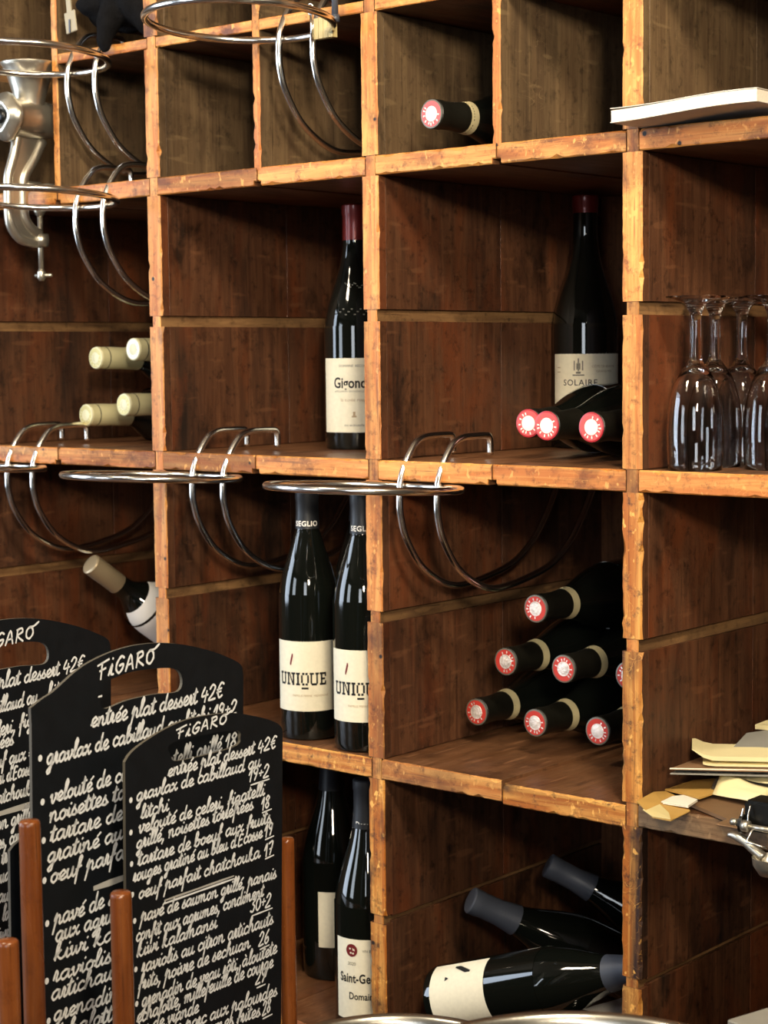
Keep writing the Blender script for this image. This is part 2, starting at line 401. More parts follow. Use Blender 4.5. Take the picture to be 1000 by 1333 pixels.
def label_patch(bm, R, z0, z1, a0, a1, seg=18, mi=0, wavy=0.0):
    lo = []; hi = []
    for i in range(seg + 1):
        a = a0 + (a1 - a0) * i / seg; wv = wavy * (i % 2)
        lo.append(bm.verts.new((R*math.cos(a), R*math.sin(a), z0))); hi.append(bm.verts.new((R*math.cos(a), R*math.sin(a), z1 + wv)))
    for i in range(seg): bm.faces.new((lo[i], lo[i+1], hi[i+1], hi[i])).material_index = mi
def glyph_text(bm, s, R, zc, ac, size, bold=0, shear=0, mi=0, space=1.0, sx=1.0):
    v, f, me = text_mesh(s, size, bold, shear, 'CENTER', space); bpy.data.meshes.remove(me)
    # split long edges is unnecessary at this size
    for p in v: p.x *= sx
    wrap(bm, v, f, R, zc, ac, mi)
def rectq(bm, R, ac, x0, x1, z0, z1, mi=0, seg=3):
    lo = []; hi = []
    for i in range(seg + 1):
        a = ac + (x0 + (x1-x0)*i/seg) / R
        lo.append(bm.verts.new((R*math.cos(a), R*math.sin(a), z0))); hi.append(bm.verts.new((R*math.cos(a), R*math.sin(a), z1)))
    for i in range(seg): bm.faces.new((lo[i], lo[i+1], hi[i+1], hi[i])).material_index = mi
def make_bottle(label, mw, r=.04, h=.30, kind='burg', cap='capblack', capmat_len=.058, seal=None, band=False, lab=None, ang=0.0, ref=None, group=None, cat='wine bottle'):
    """mw: matrix with origin at base centre, local z to the neck. ang: where the label faces, in the local xy-plane"""
    t = thing('wine_bottle', label, cat, mw=mw, group=group)
    prof = glass_profile(r, h, kind)
    def shared(key, fn, name, mats, smooth=None, parent=t):
        if key not in MESH:
            bm = bmesh.new(); fn(bm); bmesh.ops.recalc_face_normals(bm, faces=bm.faces[:])
            for e in bm.edges:
                if len(e.link_faces) == 2 and e.calc_face_angle(0) > .7: e.smooth = False
            me = bpy.data.meshes.new(name); bm.to_mesh(me); bm.free()
            for m in mats: me.materials.append(m)
            for p in me.polygons: p.use_smooth = True
            MESH[key] = me
        o = bpy.data.objects.new(name, MESH[key]); COL.objects.link(o); o.parent = parent
        return o
    def sm(bm, pf, seg=36, **k):
        lathe(bm, pf, seg, **k)
    fine = [(q.x, q.y) for q in catmull([(a, b, 0) for a, b in prof[4:13]], 3)]
    full = prof[:4] + fine + prof[13:]
    shared(('body', r, h, kind), lambda bm: sm(bm, full), 'glass_body', [M['bottle']])
    z0 = h - capmat_len
    cp = [(prof_r(prof, z0) + .0006, z0), (prof_r(prof, (z0+h-.014)/2) + .0006, (z0+h-.014)/2), (prof_r(prof, h-.015) + .0006, h-.015), (.39*r, h-.012)]
    rl = .39*r + .0006
    rl = max(rl, .0152) if kind != 'slim' else .385*r + .0006
    cp = [(max(a, rl-.0008), b) for a, b in cp[:3]] + [(rl, h-.012), (rl, h-.0015), (rl-.0014, h), (rl-.003, h+.0002)]
    cp = [(cp[0][0]-.0012, z0+.0001)] + cp
    shared(('cap', r, h, kind, cap, capmat_len), lambda bm: sm(bm, cp, 28, cap0=False), 'capsule', [M[cap]])
    if seal:
        rim, ring, centre = seal
        def f(bm):
            lathe(bm, [(rl-.0006, h+.0001), (rl-.0006, h+.0006), (rl*.86, h+.0009)], 28, mi=0, cap0=False, cap1=False)
            lathe(bm, [(rl*.86, h+.0009), (rl*.52, h+.0009)], 28, mi=1, cap0=False, cap1=False)
            lathe(bm, [(rl*.52, h+.0009), (rl*.50, h+.0012), (rl*.36, h+.0010), (rl*.30, h+.0014), (rl*.12, h+.0009), (.0001, h+.0012)], 28, mi=2, cap0=False)
            for k in range(9):      # embossed marks round the ring
                a = k * 2*PI/14 + .3 + .12*math.sin(k*5); rr = rl*(.66 + .04*math.sin(k*3))
                for dr, da in ((0, 0),):
                    p = [Vector(((rr+s*rl*.09)*math.cos(a+q*.07), (rr+s*rl*.09)*math.sin(a+q*.07), h+.0012)) for s, q in ((-1,-1),(1,-1),(1,1),(-1,1))]
                    bm.faces.new([bm.verts.new(v) for v in p]).material_index = 2
        shared(('seal', r, h, kind, seal), f, 'capsule_seal', [M[rim], M[ring], M[centre]])
    if cap == 'capcream':
        shared(('line', r, h, kind), lambda bm: lathe(bm, [(rl+.0002, h-.0155), (rl+.0004, h-.0148), (rl+.0002, h-.0135)], 28, cap0=False, cap1=False), 'capsule_ring', [M['capcharcoal']])
    if band:
        def f(bm):
            zb = h - capmat_len + .002
            lathe(bm, [(max(prof_r(prof, zb-.011)+.0008, rl+.0006), zb-.011), (rl+.0008, zb)], 28, cap0=False, cap1=False)
            for k in range(34):
                if k % 7 == 6: continue
                a = k * 2*PI/34; q = rl + .0013
                p = [Vector((q*math.cos(a+s*.05), q*math.sin(a+s*.05), zb-.0065+u*.0035)) for s, u in ((-1,-1),(1,-1),(1,1),(-1,1))]
                bm.faces.new([bm.verts.new(v) for v in p]).material_index = 1
        shared(('band', r, h, kind, capmat_len), f, 'neck_band', [M['band'], M['ink']])
    if lab: lab(t, r, h, ang, rl)
    return t
def upright(x, y, z, rot=0):
    return Matrix.Translation((x, y, z)) @ Matrix.Rotation(rot, 4, 'Z')
def lying(neck, base_dir, h, roll=0):
    """neck: centre of the capsule end; base_dir: direction from neck towards the base"""
    d = Vector(base_dir).normalized(); p = Vector(neck) + d * h
    return Matrix.Translation(p) @ norm_frame(-d, (0, 0, 1)) @ Matrix.Rotation(roll, 4, 'Z')
def face(mw, off=0.0):
    """the angle round the bottle's axis that looks at the photographer"""
    v = mw.to_3x3().inverted() @ (Vector((1.369, -1.589, 1.5)) - mw.translation); return math.atan2(v.y, v.x) + off
TOCAM = lambda x, y: math.atan2(-1.589 - y, 1.369 - x)
def lab_obj(t, name, fn, mats, parent=None, label=None):
    bm = bmesh.new(); fn(bm)
    me = bpy.data.meshes.new(name); bm.normal_update(); bm.to_mesh(me); bm.free()
    o = link(name, me, mats, parent or t, None, True)
    if label: o['label'] = label
    return o

# ---- stencil slab capitals for the bottle label, drawn with bars
SLAB = {'U': [(0,.12,.12,1),(0,.88,.3,1),(.1,.0,.6,.14),(.58,.12,.7,1),(.5,.88,.8,1),(-.08,.88,.3,1)],
 'N': [(.05,0,.19,1),(-.05,0,.3,.12),(-.05,.88,.25,1),(.65,0,.79,1),(.5,.88,.9,1),'d'],
 'I': [(.1,0,.26,1),(0,0,.36,.12),(0,.88,.36,1)],
 'Q': [(.0,.2,.13,.8),(.62,.2,.75,.8),(.12,.86,.3,1),(.45,.86,.63,1),(.12,0,.3,.14),(.45,0,.63,.14),(.05,-.32,.7,-.2)],
 'E': [(.06,0,.2,1),(-.04,0,.62,.13),(-.04,.87,.62,1),(.2,.43,.5,.56),(.5,0,.62,.3),(.5,.7,.62,1)]}
def slab(bm, R, ac, zc, txt, size):
    adv = {'U': .98, 'N': 1.04, 'I': .52, 'Q': .95, 'E': .8}
    W = sum(adv[c] for c in txt) * size; x = -W / 2
    for c in txt:
        for q in SLAB[c]:
            if q == 'd':
                for k in range(6):
                    u = .19 + .46 * k / 6; rectq(bm, R, ac, x+size*u, x+size*(u+.46/6+.06), zc+size*1.22*(1-(k+1)/6), zc+size*1.22*(1-k/6+.02), 0, 1)
            else:
                rectq(bm, R, ac, x+size*(q[0]-.025), x+size*(q[2]+.025), zc+size*1.22*(q[1]-.02), zc+size*1.22*(q[3]+.02), 0, 2)
        x += adv[c] * size
def lab_unique(t, r, h, ang, rl):
    R = r + .0005
    l = lab_obj(t, 'label', lambda bm: label_patch(bm, R, .036, .121, ang-1.42, ang+1.02), [M['paper']])
    def f(bm):
        slab(bm, R+.0003, ang - .30, .068, 'UNIQUE', .0122)
        glyph_text(bm, 'FAMILLE PIERRE  VIGNERONS', R+.0003, .054, ang-.02, .0035, mi=1)
        for k in range(7):
            a = ang - .74 + .012*k; rectq(bm, R+.0003, a, 0, .0018, .092+.0016*k, .0955+.0017*k, 2, 1)
    lab_obj(t, 'lettering', f, [M['ink'], M['inktan'], M['inkred']], parent=l)
    lab_obj(t, 'capsule_lettering', lambda bm: glyph_text(bm, 'SEGLIO', rl+.0007, h-.0445, ang-.15, .0088, bold=.0002, space=1.08), [M['paperwhite']])
def lab_gig(t, r, h, ang, rl):
    R = r + .0005
    l = lab_obj(t, 'label', lambda bm: label_patch(bm, R, .022, .115, ang-1.15, ang+1.15), [M['paper']])
    def f(bm):
        glyph_text(bm, 'Gigondas', R+.0003, .078, ang, .0185, bold=.0004, mi=0, sx=.8)
        glyph_text(bm, 'APPELLATION GIGONDAS CONTRÔLÉE', R+.0003, .0725, ang, .003, mi=1)
        glyph_text(bm, 'DOMAINE  RÉCOLTE', R+.0003, .104, ang, .0042, mi=1)
        glyph_text(bm, 'la cuvée rouge', R+.0003, .061, ang, .006, mi=2)
        rectq(bm, R+.0003, ang, -.0015, .0015, .043, .048, 2); rectq(bm, R+.0003, ang, -.003, .003, .041, .043, 2)
        glyph_text(bm, 'mis en bouteille', R+.0003, .030, ang, .004, mi=1)
    lab_obj(t, 'lettering', f, [M['ink'], M['inkgrey'], M['inktan']], parent=l)
    # embossed glass crest on the shoulder
    def g(bm):
        for k in range(14):
            a = ang - .7 + k*.1; rectq(bm, r*.985, a, -.0009, .0009, .1395, .141, 0, 1)
        for k in range(10):
            a = ang - .45 + k*.1; z = .172 + .004*math.sin(k*2.1); rectq(bm, prof_r(glass_profile(r,h,'burg'), z)+.0006, a, -.0012, .0012, z, z+.0015, 0, 1)
        for k in range(12):
            a = ang - .4 + .07*k; z = .205 + .003*math.cos(k); rectq(bm, prof_r(glass_profile(r,h,'burg'), z)+.0008, a, -.0008, .0008, z, z+.0012, 0, 1)
    lab_obj(t, 'embossed_crest', g, [M['inkgrey']])
def lab_sol(t, r, h, ang, rl):
    R = r + .0005
    l = lab_obj(t, 'label', lambda bm: label_patch(bm, R, .018, .117, ang-1.2, ang+1.3, 40, wavy=.0008), [M['paper']])
    def f(bm):
        glyph_text(bm, 'SOLAIRE', R+.0003, .0785, ang-.22, .0105, bold=.0001, space=1.15, mi=0)
        glyph_text(bm, 'PINOT NOIR', R+.0003, .065, ang-.2, .0042, mi=1)
        glyph_text(bm, 'Vin de la Côte', R+.0003, .0535, ang-.35, .0052, mi=1)
        glyph_text(bm, 'CÔTE DE BEAUNE', R+.0003, .1005, ang+.55, .0042, mi=2); glyph_text(bm, 'GRAND VIN', R+.0003, .0945, ang+.55, .0042, mi=2)
        for k, (x0, x1, z0, z1) in enumerate(((-.006,-.0045,.097,.109),(.0045,.006,.097,.109),(-.003,.003,.093,.0955),(-.0025,-.001,.098,.106),(.001,.0025,.098,.106),(-.0008,.0008,.096,.112),(-.0075,.0075,.0905,.092))):
            rectq(bm, R+.0003, ang-.26, x0, x1, z0, z1, 1)
        rectq(bm, R+.0003, ang-.95, -.003, .003, .1, .1012, 2); rectq(bm, R+.0003, ang-.95, -.003, .003, .0945, .0957, 2)
    lab_obj(t, 'lettering', f, [M['ink'], M['inkgrey'], M['inktan']], parent=l)
def lab_geo(t, r, h, ang, rl):
    R = r + .0005
    l = lab_obj(t, 'label', lambda bm: label_patch(bm, R, .02, .118, ang-1.2, ang+1.2), [M['paper']])
    def f(bm):
        n = 20; a0 = ang - .62
        vs = [bm.verts.new(((R+.0003)*math.cos(a0+.0075*math.cos(2*PI*k/n)/R), (R+.0003)*math.sin(a0+.0075*math.cos(2*PI*k/n)/R), .1045+.0078*math.sin(2*PI*k/n))) for k in range(n)]
        bm.faces.new(vs).material_index = 2
        for dx, dz in ((-.002,.002),(.0025,.001),(-.001,-.003),(.002,-.0035)): rectq(bm, R+.0005, a0, dx-.001, dx+.001, .1045+dz-.001, .1045+dz+.001, 3)
        glyph_text(bm, 'VIN BIOLOGIQUE', R+.0003, .103, ang+.1, .0042, mi=1)
        glyph_text(bm, '2020', R+.0003, .0865, ang-.62, .0055, mi=1)
        glyph_text(bm, 'Saint-Georges', R+.0003, .0655, ang-.24, .0155, bold=.0004, shear=.0, mi=0, sx=.72, space=1.05)
        glyph_text(bm, 'Domaine', R+.0003, .045, ang-.3, .012, bold=.0002, mi=0, sx=.8)
    lab_obj(t, 'lettering', f, [M['ink'], M['inkgrey'], M['inkred'], M['paper']], parent=l)
    lab_obj(t, 'capsule_lettering', lambda bm: glyph_text(bm, 'Domaine', rl+.0007, h-.055, ang-.1, .0085, mi=0), [M['paperwhite']])
def lab_plain(z0=.04, z1=.12, da=1.1, m='paper'):
    def f(t, r, h, ang, rl):
        lab_obj(t, 'label', lambda bm: label_patch(bm, r+.0005, z0, z1, ang-da, ang+da), [M[m]])
    return f
def lab_marks(t, r, h, ang, rl):
    R = r + .0005
    l = lab_obj(t, 'label', lambda bm: label_patch(bm, R, .012, .088, ang-1.3, ang+1.0, 24), [M['paper']])
    def f(bm):
        def tri(a, z, s):
            R2 = R+.0004
            vs = [bm.verts.new((R2*math.cos(a+x/R2), R2*math.sin(a+x/R2), z+y)) for x, y in ((-s, -s), (s, -s), (0, s))]
            bm.faces.new(vs)
        tri(ang-.72, .036, .0028)
        for k in range(8): rectq(bm, R+.0004, ang-1.12+.03*k, 0, .003, .044+.0022*k, .052+.0022*k, 0, 1)
    lab_obj(t, 'lettering', f, [M['ink']], parent=l)
def lab_blue(t, r, h, ang, rl):
    R = r + .0005
    l = lab_obj(t, 'label', lambda bm: lathe(bm, [(prof_r(glass_profile(r, h, 'bord'), z) + .0006, z) for z in (.085, .15, .176, .186, .192, .198, .204, .209)], 28, a0=ang-1.45, a1=ang+1.45), [M['paperwhite']])
    def f(bm):
        R2 = R + .0004; n = 16
        for k in range(n):
            a, b = 2*PI*k/n, 2*PI*(k+1)/n
            q = [(rr*math.cos(x)*1.3, rr*math.sin(x)) for rr, x in ((.011,a),(.0135,a),(.0135,b),(.011,b))]
            bm.faces.new([bm.verts.new((R2*math.cos(ang+x/R2), R2*math.sin(ang+x/R2), .15+z)) for x, z in q]).material_index = 0
        rectq(bm, R2, ang, -.006, .002, .142, .154, 1); rectq(bm, R2, ang, .003, .008, .148, .152, 0)
        for k in range(5): rectq(bm, R2, ang+.1, .004+.002*k, .008+.002*k, .135-.002*k, .138-.002*k, 2)
    lab_obj(t, 'lettering', f, [M['inkgrey'], M['inkblue'], M['ink']], parent=l)

# row of cells below shelf B, second cell: two labelled bottles and one behind
make_bottle('dark bottle with stencil-lettered cream label, whole label showing', upright(-.155, .050, 1.034), r=.0362, h=.303, kind='slim', cap='capcharcoal', capmat_len=.048, lab=lab_unique, ang=TOCAM(-.155, .05)+.06, group='stencil-lettered bottles on the middle shelf')
make_bottle('dark bottle with stencil-lettered cream label, half behind the post', upright(-.0575, .040, 1.034), r=.0362, h=.303, kind='slim', cap='capcharcoal', capmat_len=.048, lab=lab_unique, ang=TOCAM(-.0575, .04)+.1, group='stencil-lettered bottles on the middle shelf')
make_bottle('dark bottle behind the two stencil-lettered bottles, only neck showing', upright(-.165, .160, 1.034), r=.0362, h=.303, kind='slim', cap='capcharcoal', capmat_len=.048, lab=lab_unique, ang=TOCAM(-.165, .16)+.3, group='stencil-lettered bottles on the middle shelf')
make_bottle('dark bottle with red capsule, embossed shoulder and black-lettered cream label', upright(-.187, .18, 1.379), r=.0405, h=.308, cap='capred', capmat_len=.045, lab=lab_gig, ang=TOCAM(-.187, .18)-.08)
make_bottle('tall red-capped bottle with pale label standing behind three lying bottles', upright(.0505, .346, 1.379), r=.041, h=.314, cap='capred', capmat_len=.022, lab=lab_sol, ang=TOCAM(.05, .346)+.05)
make_bottle('dark bottle with a red seal on its cream label, lowest shelf', upright(-.0625, .048, .690), r=.0408, h=.303, cap='capcharcoal', lab=lab_geo, ang=TOCAM(-.0625, .048)+.12)
make_bottle('dim bottle with plain pale label in shade behind the red-seal bottle', upright(-.225, .165, .690), r=.04, h=.303, cap='capcharcoal', lab=lab_plain(.045, .118, .6), ang=TOCAM(-.225, .165)+.1)
make_bottle('black bottle with no visible label in shade beside the front menu board', upright(-.292, .09, .690), r=.04, h=.303, cap='capcharcoal', lab=None)

# six-and-one stack lying in the cell below shelf B
SE = ('sealrim', 'sealred', 'silver')
stack = [((.047, .123, 1.075), 'bottom row, nearest the cell wall'), ((.1395, .113, 1.075), 'bottom row, in the middle'), ((.222, .118, 1.075), 'bottom row, against the right post'),
         ((.0985, .112, 1.142), 'middle row, left'), ((.180, .112, 1.142), 'middle row, centre'), ((.262, .118, 1.142), 'middle row, half hidden by the post'),
         ((.148, .103, 1.209), 'alone on top of the stack')]
for i, (p, d) in enumerate(stack):
    make_bottle('black-capsuled bottle with red and silver end, ' + d, lying(p, (random.uniform(-.01, .01), 1, 0), .30, random.uniform(0, 6) if 0 else i*.9), r=.0405, h=.30, cap='capblack', seal=SE, band=True, capmat_len=.052, group='lying bottles stacked in the centre cell')
# three with red and white ends on shelf B
S2 = ('capredb', 'sealpink', 'sealwhite')
make_bottle('lying bottle with red and white capsule end, leftmost of the three', lying((.157, .078, 1.4205), (-.085, 1, 0), .30), r=.0405, h=.30, cap='capblack', seal=S2, capmat_len=.052, group='red-ended bottles on shelf')
make_bottle('lying bottle with red and white capsule end, middle of the three', lying((.214, .033, 1.4205), (-.005, 1, 0), .30, 1.2), r=.0405, h=.30, cap='capblack', seal=S2, capmat_len=.052, group='red-ended bottles on shelf')
make_bottle('lying bottle with red and white capsule end, closest to the post', lying((.281, .019, 1.4205), (.025, 1, 0), .30, 2.1), r=.0405, h=.30, cap='capblack', seal=S2, capmat_len=.052, group='red-ended bottles on shelf')
# the lone one on the upper shelf
make_bottle('single lying bottle with pink and white end beside the thin divider', lying((.073, .015, 1.7615), (.06, 1, 0), .30, .6), r=.0405, h=.30, cap='capblack', seal=('sealrim', 'sealpink', 'sealwhite'), band=True, capmat_len=.05)
# four cream capsules, left cell of shelf B
S3 = ('capcream', 'sealgold', 'capcream')
for p, d, s in (((-.600, .084, 1.419), 'lower left of the four', S3), ((-.524, .086, 1.434), 'lower right of the four', S3), ((-.584, .090, 1.4975), 'upper left of the four', S3), ((-.507, .090, 1.5085), 'upper right, with a pale glinting end', ('capcream', 'sealwhite', 'capcream'))):
    make_bottle('lying bottle with cream capsule, ' + d, lying(p, (.05, 1, -.02), .305, p[0]*9), r=.0375, h=.305, kind='bord', cap='capcream', seal=s, capmat_len=.072, group='cream-capsuled bottles in the left cell')
# leaning bottle, left cell under shelf B
make_bottle('leaning bottle with dull gold capsule and white label with a blue drawing', mwL := lying((-.600, .085, 1.2125), (.11, .79, -.58), .30, 0), r=.037, h=.30, kind='bord', cap='capgold', capmat_len=.055, lab=lab_blue, ang=face(mwL, .1))
# lowest centre cell
mwP = lying((.3275, .078, .838), (-.283, -.03, -.094), .293, 0)
make_bottle('bottle lying sideways with big cream label and two small black marks', mwP, r=.0405, h=.293, cap='capgrey', capmat_len=.062, lab=lab_marks, ang=face(mwP, .15))
make_bottle('bottle with grey capsule tilted up behind the sideways cream-label bottle', lying((.053, .100, .854), (.52, .62, -.41), .30, 0), r=.0395, h=.30, cap='capgrey', capmat_len=.062)
make_bottle('bottle with grey capsule tilted up at the back of its dark cell', lying((.083, .230, .868), (.62, .50, -.43), .29, 0), r=.037, h=.30, cap='capgrey', capmat_len=.062)
make_bottle('bottle with white label lying lowest, under the sideways cream-label bottle', mwT := lying((.310, .33, .731), (-.25, -.97, 0), .30, 0), r=.0395, h=.30, cap='capgrey', capmat_len=.062, lab=lab_plain(.03, .12, 1.5, 'paperwhite'), ang=face(mwT))

# ================================================================ stemmed glasses, upside down
def make_glass(x, y, label):
    t = thing('wine_glass', label, 'glass', (x, y, 1.379), group='upside-down stemmed glasses')
    if 'glass' not in MESH:
        bm = bmesh.new()
        out = [(.0272, 0.0), (.0282, .02), (.0285, .04), (.027, .062), (.0228, .082), (.0155, .098), (.0085, .107), (.0058, .115), (.0052, .135), (.0058, .155), (.0085, .162), (.0105, .165), (.0125, .1675), (.0295, .1725)]
        out = [(q.x, q.y) for q in catmull([(a, b, 0) for a, b in out], 3)]
        top = [(.0300, .1732), (.0295, .174), (.012, .1725), (0.0001, .172)]
        inn = [(.0001, .101), (.005, .1), (.0142, .0945), (.0217, .080), (.0259, .0615), (.0274, .040), (.0271, .020), (.0262, 0.0)]
        inn = [(q.x, q.y) for q in catmull([(a, b, 0) for a, b in inn], 3)]
        prof = inn + [(.0267, -.0003)] + out + top
        lathe(bm, prof, 40, cap0=False, cap1=False)
        bmesh.ops.remove_doubles(bm, verts=bm.verts[:], dist=.00025)
        bmesh.ops.recalc_face_normals(bm, faces=bm.faces[:])
        me = bpy.data.meshes.new('glass_bowl'); bm.to_mesh(me); bm.free(); me.materials.append(M['glass'])
        for p in me.polygons: p.use_smooth = True
        MESH['glass'] = me
    o = bpy.data.objects.new('bowl_and_stem', MESH['glass']); COL.objects.link(o); o.parent = t; o.location = (0, 0, .0006)
    return t
make_glass(.400, .028, 'upside-down stemmed glass nearest the orange wooden post')
make_glass(.3885, .085, 'upside-down stemmed glass, second from the post, behind the first')
make_glass(.3865, .144, 'upside-down stemmed glass at the back of the group, third from the post')
make_glass(.4590, .078, 'upside-down stemmed glass at the right end, in front')
make_glass(.4480, .140, 'upside-down stemmed glass half hidden behind the rightmost one')
# ================================================================ chrome ring racks hooked over the shelves
HOOP = [(.0905, .0045), (.0905, .018), (.0885, .0245), (.083, .0265), (.058, .0268), (.036, .0258), (.0195, .0200), (.0045, .0035), (-.0055, -.0150), (-.0095, -.029), (-.0105, -.048), (-.0085, -.064), (0, -.0875),
        (.0245, -.1195), (.058, -.1405), (.094, -.1500), (.130, -.1488), (.163, -.1440), (.195, -.1375), (.222, -.127), (.250, -.108), (.272, -.084), (.290, -.060), (.300, -.044)]
def make_rack(label, x, zt, group='chrome ring racks hooked over the shelf edges'):
    t = thing('ring_rack', label, 'rack', (x, 0, zt), group=group)
    if 'hoop' not in MESH:
        bm = bmesh.new(); tube(bm, catmull([(0, a, b) for a, b in [(y + (.004 if y < .06 else 0), z) for y, z in HOOP]], 5), .0041, 12)
        bmesh.ops.recalc_face_normals(bm, faces=bm.faces[:])
        me = bpy.data.meshes.new('hoop'); bm.to_mesh(me); bm.free(); me.materials.append(M['chrome']); MESH['hoop'] = me
        bm = bmesh.new(); R = .1045; yb = -.0985; tl_ = math.tan(math.radians(3.0))
        tube(bm, [Vector((R*math.cos(2*PI*k/72), yb + R*math.sin(2*PI*k/72), -.0285 + R*(1-math.sin(2*PI*k/72))*tl_)) for k in range(72)], .0043, 12, closed=True)
        bmesh.ops.recalc_face_normals(bm, faces=bm.faces[:])
        me = bpy.data.meshes.new('ring'); bm.to_mesh(me); bm.free(); me.materials.append(M['chrome']); MESH['ring'] = me
        for m in ('hoop', 'ring'):
            for p in MESH[m].polygons: p.use_smooth = True
    for nm, dx in (('hoop', -.027), ('hoop', .027), ('ring', 0)):
        o = bpy.data.objects.new(nm, MESH[nm]); COL.objects.link(o); o.parent = t; o.location = (dx, 0, 0)
    return t
make_rack('chrome ring rack hooked below the red-ended bottles, right of centre post', .0665, 1.379)
make_rack('chrome ring rack hooked below the black-lettered bottle, middle of its row', -.2690, 1.379)
make_rack('chrome ring rack hooked below the cream-capsuled bottles at far left', -.6340, 1.379)
make_rack('chrome ring rack on the thin upper shelf, right of the black cloth', -.1100, 1.8928)
make_rack('chrome ring rack below the black cloth, crossing the grinder hopper', -.4875, 1.8928)
make_rack('chrome ring rack crossing the foot of the meat grinder', -.4780, 1.7205)

# ================================================================ cast metal meat grinder clamped to the shelf at top left
gt = thing('meat_grinder', 'old silvery cast metal hand meat grinder clamped to the shelf', 'grinder', (-.59, 0, 1.7205))
G = lambda y, z: Vector((0, y, z - 1.7205))
bm = bmesh.new()
lathe(bm, [(.019, -.062), (.0195, -.05), (.023, -.036), (.029, -.016), (.0345, -.004), (.0375, 0), (.0372, .0015), (.0352, .0005), (.031, -.010), (.024, -.03), (.017, -.05)], 40, Matrix.Translation(G(-.008, 1.884)), cap0=False, cap1=False)
obj('hopper', bm, M['steel'], gt, smooth=True)
Ry = Matrix.Rotation(PI/2, 4, 'X')   # local z -> -y
bm = bmesh.new()
lathe(bm, [(.0001, -.052), (.018, -.050), (.022, -.044), (.0245, -.03), (.0255, 0), (.0255, .028), (.027, .030)], 36, Matrix.Translation(G(-.012, 1.812)) @ Ry)
lathe(bm, [(.0205, -.028), (.020, 0), (.019, .012)], 28, Matrix.Translation(G(-.008, 1.822)))
obj('grinder_body', bm, M['steel'], gt, smooth=True)
bm = bmesh.new(); n = 48; prof = [(1, 0), (1.04, .004), (1, .010), (.78, .012), (.70, .016), (.5, .017), (.42, .012)]
rings = []
for s, z in prof:
    rings.append([bm.verts.new((Matrix.Translation(G(-.042, 1.812)) @ Ry) @ Vector((s*(.029+.0022*math.cos(4*2*PI*k/n))*math.cos(2*PI*k/n), s*(.029+.0022*math.cos(4*2*PI*k/n))*math.sin(2*PI*k/n), z))) for k in range(n)])
for a, b in zip(rings, rings[1:]):
    for k in range(n): bm.faces.new((a[k], a[(k+1) % n], b[(k+1) % n], b[k]))
bm.faces.new(rings[-1]); bm.faces.new(rings[0][::-1])
obj('ring_nut', bm, M['steel'], gt, smooth=True)
bm = bmesh.new(); lathe(bm, [(.0095, 0), (.0095, .004), (.0001, .0045)], 20, Matrix.Translation(G(-.054, 1.812)) @ Ry); obj('plate_hole', bm, M['blackplastic'], gt, smooth=True)
bm = bmesh.new(); lathe(bm, [(.0035, -.075), (.0035, -.045)], 14, Matrix.Translation(G(-.012, 1.812)) @ Ry); lathe(bm, [(.0065, -.083), (.0065, -.075)], 14, Matrix.Translation(G(-.012, 1.812)) @ Ry)
obj('crank_shaft', bm, M['steel'], gt, smooth=True)
outer = [G(-.030, 1.792), G(-.036, 1.766), G(-.046, 1.738), G(-.0475, 1.72), G(-.0475, 1.685), G(-.043, 1.668), G(-.030, 1.655), G(-.012, 1.651), G(.002, 1.650)]
inner = [G(.010, 1.786), G(-.004, 1.762), G(-.021, 1.738), G(-.0245, 1.72), G(-.0245, 1.69), G(-.020, 1.677), G(-.010, 1.667), G(.002, 1.662)]
bm = bmesh.new(); tube(bm, catmull(outer, 4), .0064, 12); tube(bm, catmull(inner, 4), .0078, 12)
oo = catmull(outer[:-1], 4)
ii = catmull(inner, 4); m_ = min(len(oo), len(ii))
for k in range(m_ - 1):
    for sx in (-.003, .003):
        q = [oo[k*len(oo)//m_], oo[min((k+1)*len(oo)//m_, len(oo)-1)], ii[k+1], ii[k]]
        try: bm.faces.new([bm.verts.new(p + Vector((sx, 0, 0))) for p in q])
        except ValueError: pass
obj('clamp_arm', bm, M['steel'], gt, smooth=True)
bm = bmesh.new(); box(bm, -.019, .019, .001, .040, .0006, .0075); box(bm, -.006, .006, -.02, .006, .0006, .01); bmesh.ops.bevel(bm, geom=bm.edges[:], offset=.002, segments=2, affect='EDGES')
obj('clamp_foot', bm, M['steel'], gt, smooth=True)
bm = bmesh.new(); lathe(bm, [(.0105, -.0745), (.0115, -.066), (.0105, -.058)], 20, Matrix.Translation((0, .004, 0)))
obj('screw_boss', bm, M['steel'], gt, smooth=True)
bm = bmesh.new()
lathe(bm, [(.0036, -.108), (.0036, -.036)], 12, Matrix.Translation((0, .004, 0)))
lathe(bm, [(.0001, -.0228), (.008, -.0232), (.008, -.028), (.0036, -.036)], 16, Matrix.Translation((0, .004, 0)))
lathe(bm, [(.003, -.120), (.0058, -.116), (.0055, -.108), (.003, -.104)], 14, Matrix.Translation((0, .004, 0)))
tube(bm, [Vector((-.012, .004, -.1125)), Vector((.014, .010, -.1125))], .0024, 10)
obj('clamp_screw', bm, M['steel'], gt, smooth=True)

